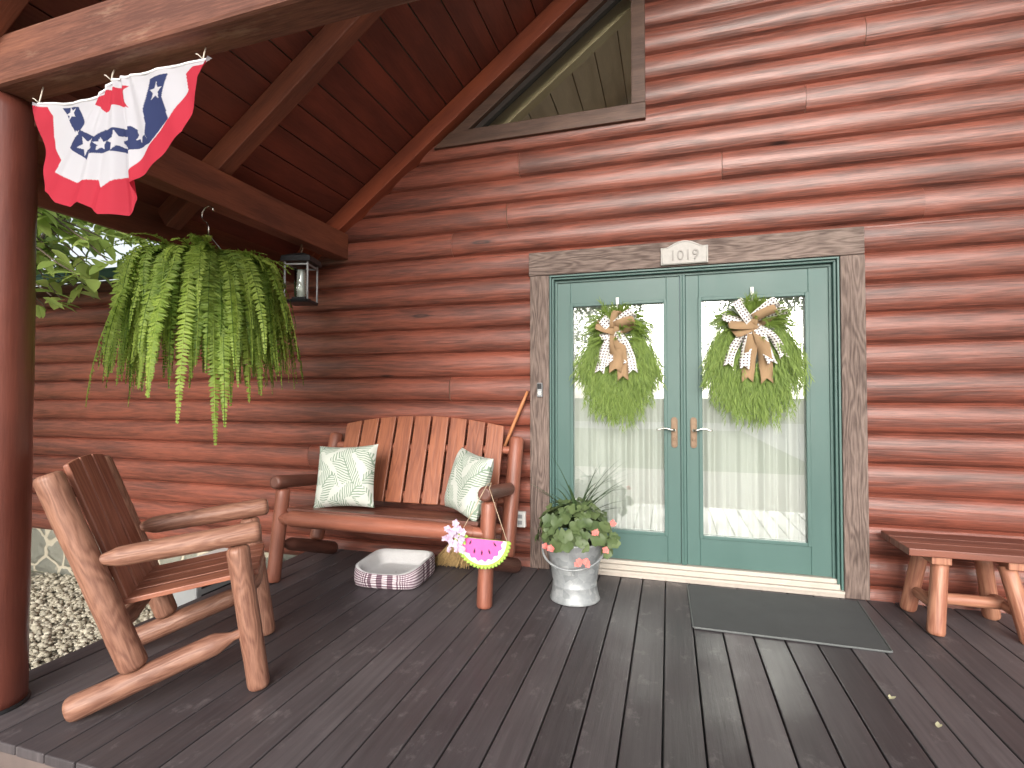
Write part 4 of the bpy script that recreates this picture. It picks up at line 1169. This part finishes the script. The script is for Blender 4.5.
def wreath(loc, rx, rz, label, seed, tails, loops):
    global R_
    keep = R_; R_ = random.Random(seed)
    w = thing('wreath', label, 'wreath', loc, 0, 'wreaths on the double doors')
    b = MB()
    for k in range(760):
        a = R_.uniform(0, 2*PI)
        ring = R_.gauss(1, .14) if k % 4 else R_.uniform(.25, .9)
        px, pz = rx*.60*math.cos(a)*ring, rz*.58*math.sin(a)*ring+.03
        out_ = V((math.cos(a)*1.0, 0, math.sin(a)))
        flow = V((math.cos(a)*(.55 if math.sin(a) > -.1 else .22), R_.uniform(-.45, -.02), -1.0)) if math.sin(a) < .80 else V((math.cos(a)*1.1, R_.uniform(-.4, 0), .15))
        if math.sin(a) > .93 and R_.random() < .55: flow = V((R_.uniform(-.7, .7), -.25, .8))
        flow += V((R_.uniform(-.22, .22), 0, R_.uniform(-.2, .2))); flow.normalize()
        L = R_.uniform(.14, .26)*(.6 if flow.z > .2 else 1)*(1.0 if math.sin(a) < .6 else .7)
        p = V((px, R_.uniform(-.055, -.012), pz)); st = 9; c = p.copy(); d = flow.copy()
        for j in range(st):
            c2 = c+d*L/st; d = (d+V((0, R_.uniform(-.03, .03), -.06))).normalized()
            for q in range(2):
                sp_ = V((R_.uniform(-.55, .55), R_.uniform(-.4, .15), R_.uniform(-.35, .15)))
                b.blade(c2, d+sp_, (0, -1, 0), R_.uniform(.035, .065), R_.uniform(.003, .0048), 0, .15, 'lance')
            c = c2
            if c.x**2/(rx*1.12)**2+(c.z)**2/(rz*1.25)**2 > 1 : break
    b.build('greenery', M['wreathgreen'], w)
    b = MB()
    b.rings([(0, -.012, rz*.9), (0, -.006, rz*.9+.05), (0, -.014, rz*.9+.075)], [.003]*3, 8)
    b.aabb(-.010, .010, -.008, .004, rz*.9+.045, rz*.9+.095, axis='z'); b.build('hanger', M['white'], w, bevel=.002)
    kinds = {'burlap_ribbon': M['burlap'], 'dotted_ribbon': M['dots']}
    bows = {k_: MB() for k_ in kinds}
    KZ = .20                               # knot height
    for (kind, x1, z1, wd, y1, sw) in tails:
        pts = []; N = 10
        for i in range(N+1):
            t_ = i/N
            pts.append((x1*1.15*t_**.85+sw*math.sin(PI*t_), -.095+y1*t_-.018*math.sin(t_*PI*2.2), KZ-.015+(z1-.035-KZ)*t_))
        wds = [V((math.cos(.25*math.sin(t*.9+x1*20)), .45*math.sin(t*.8+x1*9), -.35*(1 if x1 > 0 else -1)*abs(x1)*4*0+x1*.9)) for t in range(N+1)]
        strip(bows[kind], pts, wds, wd*1.02, uvo=(R_.uniform(0, 3), R_.uniform(0, .01)))
    for (kind, ang_, ln_, wd, y1) in loops:
        pts = []; N = 14; dx, dz = math.cos(ang_), math.sin(ang_)
        for i in range(N+1):
            t_ = i/N; r_ = ln_*1.22*math.sin(PI*t_)**.8; o_ = .036*math.cos(PI*t_)
            pts.append((dx*r_-dz*o_*.6, y1-.034*math.sin(PI*t_)-o_*.9, KZ+dz*r_+dx*o_*.6))
        strip(bows[kind], pts, V((-dz*.85, -.40, dx*.85)), wd*1.0, notch=False, uvo=(R_.uniform(0, 3), 0))
    for k_ in kinds: bows[k_].build(k_, kinds[k_], w, solid=.0012)
    b = MB(); b.lathe([(.0001, -.026), (.018, -.02), (.024, 0), (.018, .02), (.0001, .026)], 14, 0, (0, -.095, KZ)); b.build('bow_knot', M['burlap'], w)
    R_ = keep
D_, B_ = 'dotted_ribbon', 'burlap_ribbon'
wreath((-.345, .05, 1.515), .285, .375, 'green wreath on the left door with one wide burlap tail in its bow', 21,
       [(D_, -.10, -.06, .062, -.01, -.02), (D_, -.045, -.02, .055, .0, -.015), (D_, .10, -.06, .062, -.01, .02), (D_, .065, .0, .055, .0, .03), (B_, -.005, -.06, .085, -.022, 0), (B_, .04, -.11, .075, -.015, .01)],
       [(D_, 2.5, .10, .06, -.07), (D_, .75, .13, .06, -.07), (B_, 2.9, .115, .06, -.08), (B_, .35, .11, .06, -.085), (B_, 1.5, .10, .05, -.075), (D_, 3.6, .10, .05, -.07)])
wreath((.530, .05, 1.528), .315, .385, 'green wreath on the right door with long forked burlap tails and checked side bows', 33,
       [(D_, -.14, -.04, .058, -.01, -.03), (D_, -.055, -.06, .062, -.015, -.01), (D_, .09, -.03, .062, -.01, .0), (D_, .15, .01, .055, .0, .03), (B_, -.04, -.14, .075, -.005, 0), (B_, .06, -.15, .08, -.005, .02)],
       [(D_, 2.2, .145, .065, -.07), (D_, .75, .15, .065, -.07), (B_, 3.2, .13, .06, -.08), (B_, .5, .12, .06, -.085), (B_, 3.7, .12, .055, -.075), (D_, .3, .165, .055, -.06), (D_, 2.9, .16, .055, -.06)])

# ------------------------------------------------------------------ PLAQUE, DOORBELL, OUTLET
pq = thing('house_number_plaque', 'cream stone house number plaque reading 1019 above the doors', 'sign', (.105, -.002, 2.205))
pts = [(-.152, -.066), (.152, -.066), (.152, .052)]
for i in range(0, 17):
    t_ = i/16; x_ = .115-.23*t_; pts.append((x_, .052+.042*math.sin(PI*t_)**1.1))
pts.append((-.152, .052))
b = MB(); poly_prism(b, pts, -.018, .0); b.build('plaque_plate', M['offwhite'], pq, bevel=.004)
b = MB(); prev = None
for i in range(len(pts)):
    p0 = V((pts[i][0]*.93, -.0195, pts[i][1]*.9)); p1 = V((pts[(i+1) % len(pts)][0]*.93, -.0195, pts[(i+1) % len(pts)][1]*.9))
    if (p1-p0).length > 1e-4: b.rings([p0, p1], [.0022, .0022], 6)
b.build('border_bead', M['offwhite'], pq)
fc = bpy.data.curves.new('numerals', 'FONT'); fc.body = '1019'; fc.size = .095; fc.align_x = 'CENTER'; fc.extrude = .003; fc.bevel_depth = .0008; fc.space_character = 1.02
fo = bpy.data.objects.new('numerals_curve', fc); COL.objects.link(fo); bpy.context.view_layer.update()
me = bpy.data.meshes.new_from_object(fo.evaluated_get(bpy.context.evaluated_depsgraph_get())); bpy.data.objects.remove(fo)
me.materials.clear(); me.materials.append(M['plaqueink'])
no = bpy.data.objects.new('numerals', me); COL.objects.link(no); no.parent = pq; no.location = (0, -.0205, -.037); no.rotation_euler = (PI/2, 0, 0)

dbl = thing('doorbell', 'small grey and black doorbell on the left door casing', 'doorbell', (-.897, -.0, 1.294))
b = MB(); b.aabb(-.021, .021, -.018, .003, -.052, .052, axis='z'); b.build('housing', M['grey_metal'], dbl, bevel=.006)
b = MB(); b.aabb(-.016, .016, -.0205, -.0185, .006, .046, axis='z'); b.rings([(0, -.0205, .030), (0, -.024, .030)], [.009, .008], 16); b.build('camera_panel', M['black'], dbl, bevel=.001)
b = MB(); b.lathe([(.0001, 0), (.012, 0)], 20, 0, (0, 0, 0)); 
b = MB(); b.rings([(0, -.0185, -.022), (0, -.0225, -.022)], [.0135, .0125], 20); b.build('button', M['nickel'], dbl)

ot = thing('wall_outlet', 'white outlet cover on the logs between love seat and door casing', 'outlet', (-1.052, .018, .345))
b = MB(); b.aabb(-.042, .042, -.012, .03, -.058, .058, axis='z'); b.build('cover_plate', M['white'], ot, bevel=.006)
b = MB()
for z_ in (-.022, .022):
    b.aabb(-.017, .017, -.0145, -.0122, z_-.014, z_+.014)
b.build('socket', M['greyplastic'], ot, bevel=.002)

# fallen leaves
for (x_, y_, rz_, lb) in ((0.859, -1.173, .3, 'pale curled fallen leaf on the deck nearest the bench'), (0.960, -1.339, 1.2, 'pale fallen petal on the deck at the lower right')):
    b = MB()
    d = V((math.cos(rz_), math.sin(rz_), .05)); b.blade((0, 0, .004), d, (0, 0, 1), .030, .017, 0, -.25, 'oval'); b.blade((.004, .004, .006), (d.y, d.x, .3), (0, 0, 1), .016, .011, 0, -.2, 'oval')
    tag_mesh(b.build('fallen_leaf', M['deadleaf']), (x_, y_, .001), lb, 'leaf', 'fallen leaves on the deck')

# grey utility box beyond the deck
ub = thing('utility_box', 'grey utility box with pale lid on the gravel behind the rocking chair', 'utility box', (-3.12, -.74, GZ))
b = MB(); b.aabb(-.16, .16, -.26, .26, .0, .58, axis='z'); b.build('box_body', M['greyplastic'], ub, bevel=.01)
b = MB()
for k in range(7): b.aabb(.1605, .168, -.22, .22, .08+k*.07, .11+k*.07, axis='y')
b.build('louvre', M['black'], ub)
b = MB(); b.aabb(-.17, .17, -.27, .27, .581, .61, axis='y'); b.build('lid', M['white'], ub, bevel=.008)

# ------------------------------------------------------------------ TREES
def limb(mb, p0, p1, r0, r1, sag=.0, n=6):
    p0 = V(p0); p1 = V(p1)
    pts = [p0+(p1-p0)*i/n+V((0, 0, sag*math.sin(PI*i/n)))+V((R_.uniform(-1, 1), R_.uniform(-1, 1), 0))*.03*(0 < i < n) for i in range(n+1)]
    mb.rings(pts, [r0+(r1-r0)*i/n for i in range(n+1)], 8); return pts
tr = thing('broadleaf_tree', 'broadleaf tree with large bright leaves hanging past the left post', 'tree', (-5.9, -1.75, GZ))
tb = MB(); limb(tb, (-5.9, -1.75, GZ), (-5.75, -1.65, 3.6), .13, .07, n=8)
lf = MB()
ends = []
for k in range(120):
    c = V((R_.uniform(-5.3, -3.45), R_.uniform(-2.0, -.45), R_.uniform(2.05, 3.3)))
    # crown outline: droops towards the house
    e = ((c.x+4.7)/1.35)**2+((c.y+1.25)/.95)**2+((c.z-2.75)/.85)**2
    if e > 1.05: continue
    ends.append(c)
ends += [V((-3.62, -1.30, 2.02)), V((-3.9, -.9, 2.5)), V((-4.2, -.7, 2.6)), V((-3.8, -1.4, 2.4)), V((-4.0, -1.0, 2.25)), V((-4.4, -1.1, 2.3)), V((-3.7, -1.1, 2.3)), V((-4.3, -.8, 2.1)), V((-4.6, -1.0, 2.2)), V((-4.2, -1.5, 2.45)), V((-3.95, -1.25, 1.92)), V((-3.45, -1.25, 2.12)), V((-4.4, -.9, 1.98)), V((-4.1, -1.5, 2.15)), V((-4.66, -.85, 1.95)), V((-4.75, -.55, 2.3)), V((-4.2, -1.2, 2.25)), V((-4.5, -1.3, 2.1)), V((-4.0, -.8, 2.3))]
for c in ends:
    st = V((-5.75, -1.65, R_.uniform(2.4, 3.5))); mid = st+(c-st)*.45+V((0, 0, .28))
    P1 = limb(tb, st, mid, .03, .014, .03, 4); P2 = limb(tb, mid, c, .013, .004, .05, 8)
    for p in P2[3:]:
        for q in range(3):
            a = R_.uniform(0, 2*PI); d = V((math.cos(a)+.5, math.sin(a), R_.uniform(-.9, .1)))
            lf.blade(p+V((R_.uniform(-.05, .05), R_.uniform(-.05, .05), R_.uniform(-.03, .03))), d, V((R_.uniform(-.4, .4), R_.uniform(-.6, .2), 1)), R_.uniform(.10, .17), R_.uniform(.06, .095), 0, R_.uniform(.05, .35), 'oval')
tb.build('trunk', M['bark'], tr, world=True); lf.build('crown', M['treeleaf'], tr, world=True)

def far_tree_mesh(seed, h, rad):
    rr = random.Random(seed); t_ = MB(); l_ = MB()
    t_.rings([(0, 0, 0), (.1, 0, h*.25), (.0, .1, h*.5), (.1, .1, h*.8)], [.28, .22, .16, .05], 10)
    cl = []
    for k in range(26):
        a = rr.uniform(0, 2*PI); q = rr.uniform(.25, 1)**.6*rad; zz = h*rr.uniform(.28, 1.0); q *= math.sin(PI*min(.98, max(.12, (zz/h-.2)/.85)))**.6
        c = V((q*math.cos(a), q*math.sin(a), zz)); cl.append(c)
        t_.rings([(.05, .05, zz*.6), (c*.6+V((0, 0, zz*.3))), c], [.07, .05, .02], 6)
    for c in cl:
        for k in range(120):
            o_ = V((rr.gauss(0, .5), rr.gauss(0, .5), rr.gauss(0, .38)))*rad*.32; d = V((rr.uniform(-1, 1), rr.uniform(-1, 1), rr.uniform(-.8, .5)))
            l_.blade(c+o_, d, (rr.uniform(-1, 1), rr.uniform(-1, 1), 1), rr.uniform(.25, .42), rr.uniform(.14, .24), 0, .1, 'oval')
    return t_, l_
protos = []
far = [(-30, -44, 11, 1.0, 'tall green tree beyond the road, farthest left'), (-17, -48, 12, .9, 'rounded green tree beyond the road, second from left'), (-5, -43, 10, 1.1, 'dense green tree beyond the road opposite the doors'), (8, -47, 13, 1.0, 'tall green tree beyond the road right of the doors'), (20, -44, 10, 1.15, 'broad green tree beyond the road at the right'), (33, -49, 12, 1.0, 'tall green tree beyond the road, farthest right'), (-13.5, 3.5, 9, .8, 'green tree behind the house wing at the left'), (-18, -2.0, 10, .9, 'tall tree at the far left behind the broadleaf tree'), (-8.3, -5.0, 8, .8, 'unseen leafy tree added left of the porch to shade the wing'), (-13.5, -3.2, 10, .8, 'unseen leafy tree added left of the house wing as shade')]  # last two trees stand out of view, added to shade the left wing
for i, (x_, y_, h_, s_, lb) in enumerate(far):
    t_ = thing('shade_tree', lb, 'tree', (x_, y_, GZ), i*1.3, 'trees in the distance')
    if i < 2:
        a_, c_ = far_tree_mesh(40+i, 10.5, 4.2)
        o1 = a_.build('trunk', M['bark'], t_); o2 = c_.build('crown', M['farleaf'], t_); protos.append((o1, o2))
    else:
        for src in protos[i % 2]:
            c_ = src.copy(); COL.objects.link(c_); c_.parent = t_
    t_.scale = (s_, s_, s_*h_/10.5)

# ------------------------------------------------------------------ LIGHT, SKY, CAMERA
EXPOSURE = 1.04
w = bpy.data.worlds.new('World'); sc.world = w; w.use_nodes = True
nt = w.node_tree; nt.nodes.clear()
sky = nt.nodes.new('ShaderNodeTexSky'); sky.sky_type = 'NISHITA'; sky.sun_disc = False
SUN_EL, SUN_AZ = math.radians(20), math.radians(172)    # azimuth measured from +Y towards +X
sky.sun_elevation = SUN_EL; sky.sun_rotation = SUN_AZ; sky.dust_density = 4; sky.ozone_density = 1; sky.air_density = 1
hs = nt.nodes.new('ShaderNodeHueSaturation'); hs.inputs['Saturation'].default_value = .3
bg_ = nt.nodes.new('ShaderNodeBackground'); bg_.inputs[1].default_value = .15
ow = nt.nodes.new('ShaderNodeOutputWorld')
nt.links.new(sky.outputs[0], hs.inputs['Color']); nt.links.new(hs.outputs[0], bg_.inputs[0]); nt.links.new(bg_.outputs[0], ow.inputs[0])
sl = bpy.data.lights.new('sun', 'SUN'); sl.energy = .5; sl.angle = math.radians(45); sl.color = (1, .955, .89)
so = bpy.data.objects.new('sun', sl); COL.objects.link(so)
dv = V((math.sin(SUN_AZ)*math.cos(SUN_EL), math.cos(SUN_AZ)*math.cos(SUN_EL), math.sin(SUN_EL)))
so.rotation_euler = (-dv).to_track_quat('-Z', 'Y').to_euler(); so.location = (3, -12, 12)

cam = bpy.data.cameras.new('camera'); co = bpy.data.objects.new('camera', cam); COL.objects.link(co)
cam.sensor_width = 36; cam.lens = 36*FPX/1024; cam.clip_start = .05; cam.clip_end = 1500
co.location = CAMP; co.rotation_euler = (math.radians(90)+pit, 0, yaw)
sc.camera = co
sc.render.resolution_x = 1024; sc.render.resolution_y = 768
sc.view_settings.view_transform = 'Standard'; sc.view_settings.look = 'None'; sc.view_settings.exposure = EXPOSURE; sc.view_settings.gamma = 1
sc.view_settings.use_curve_mapping = False
sc.render.engine = 'CYCLES'
sc.cycles.use_denoising = True
sc.cycles.max_bounces = 10; sc.cycles.diffuse_bounces = 6; sc.cycles.transparent_max_bounces = 12
sc.cycles.sample_clamp_indirect = 6
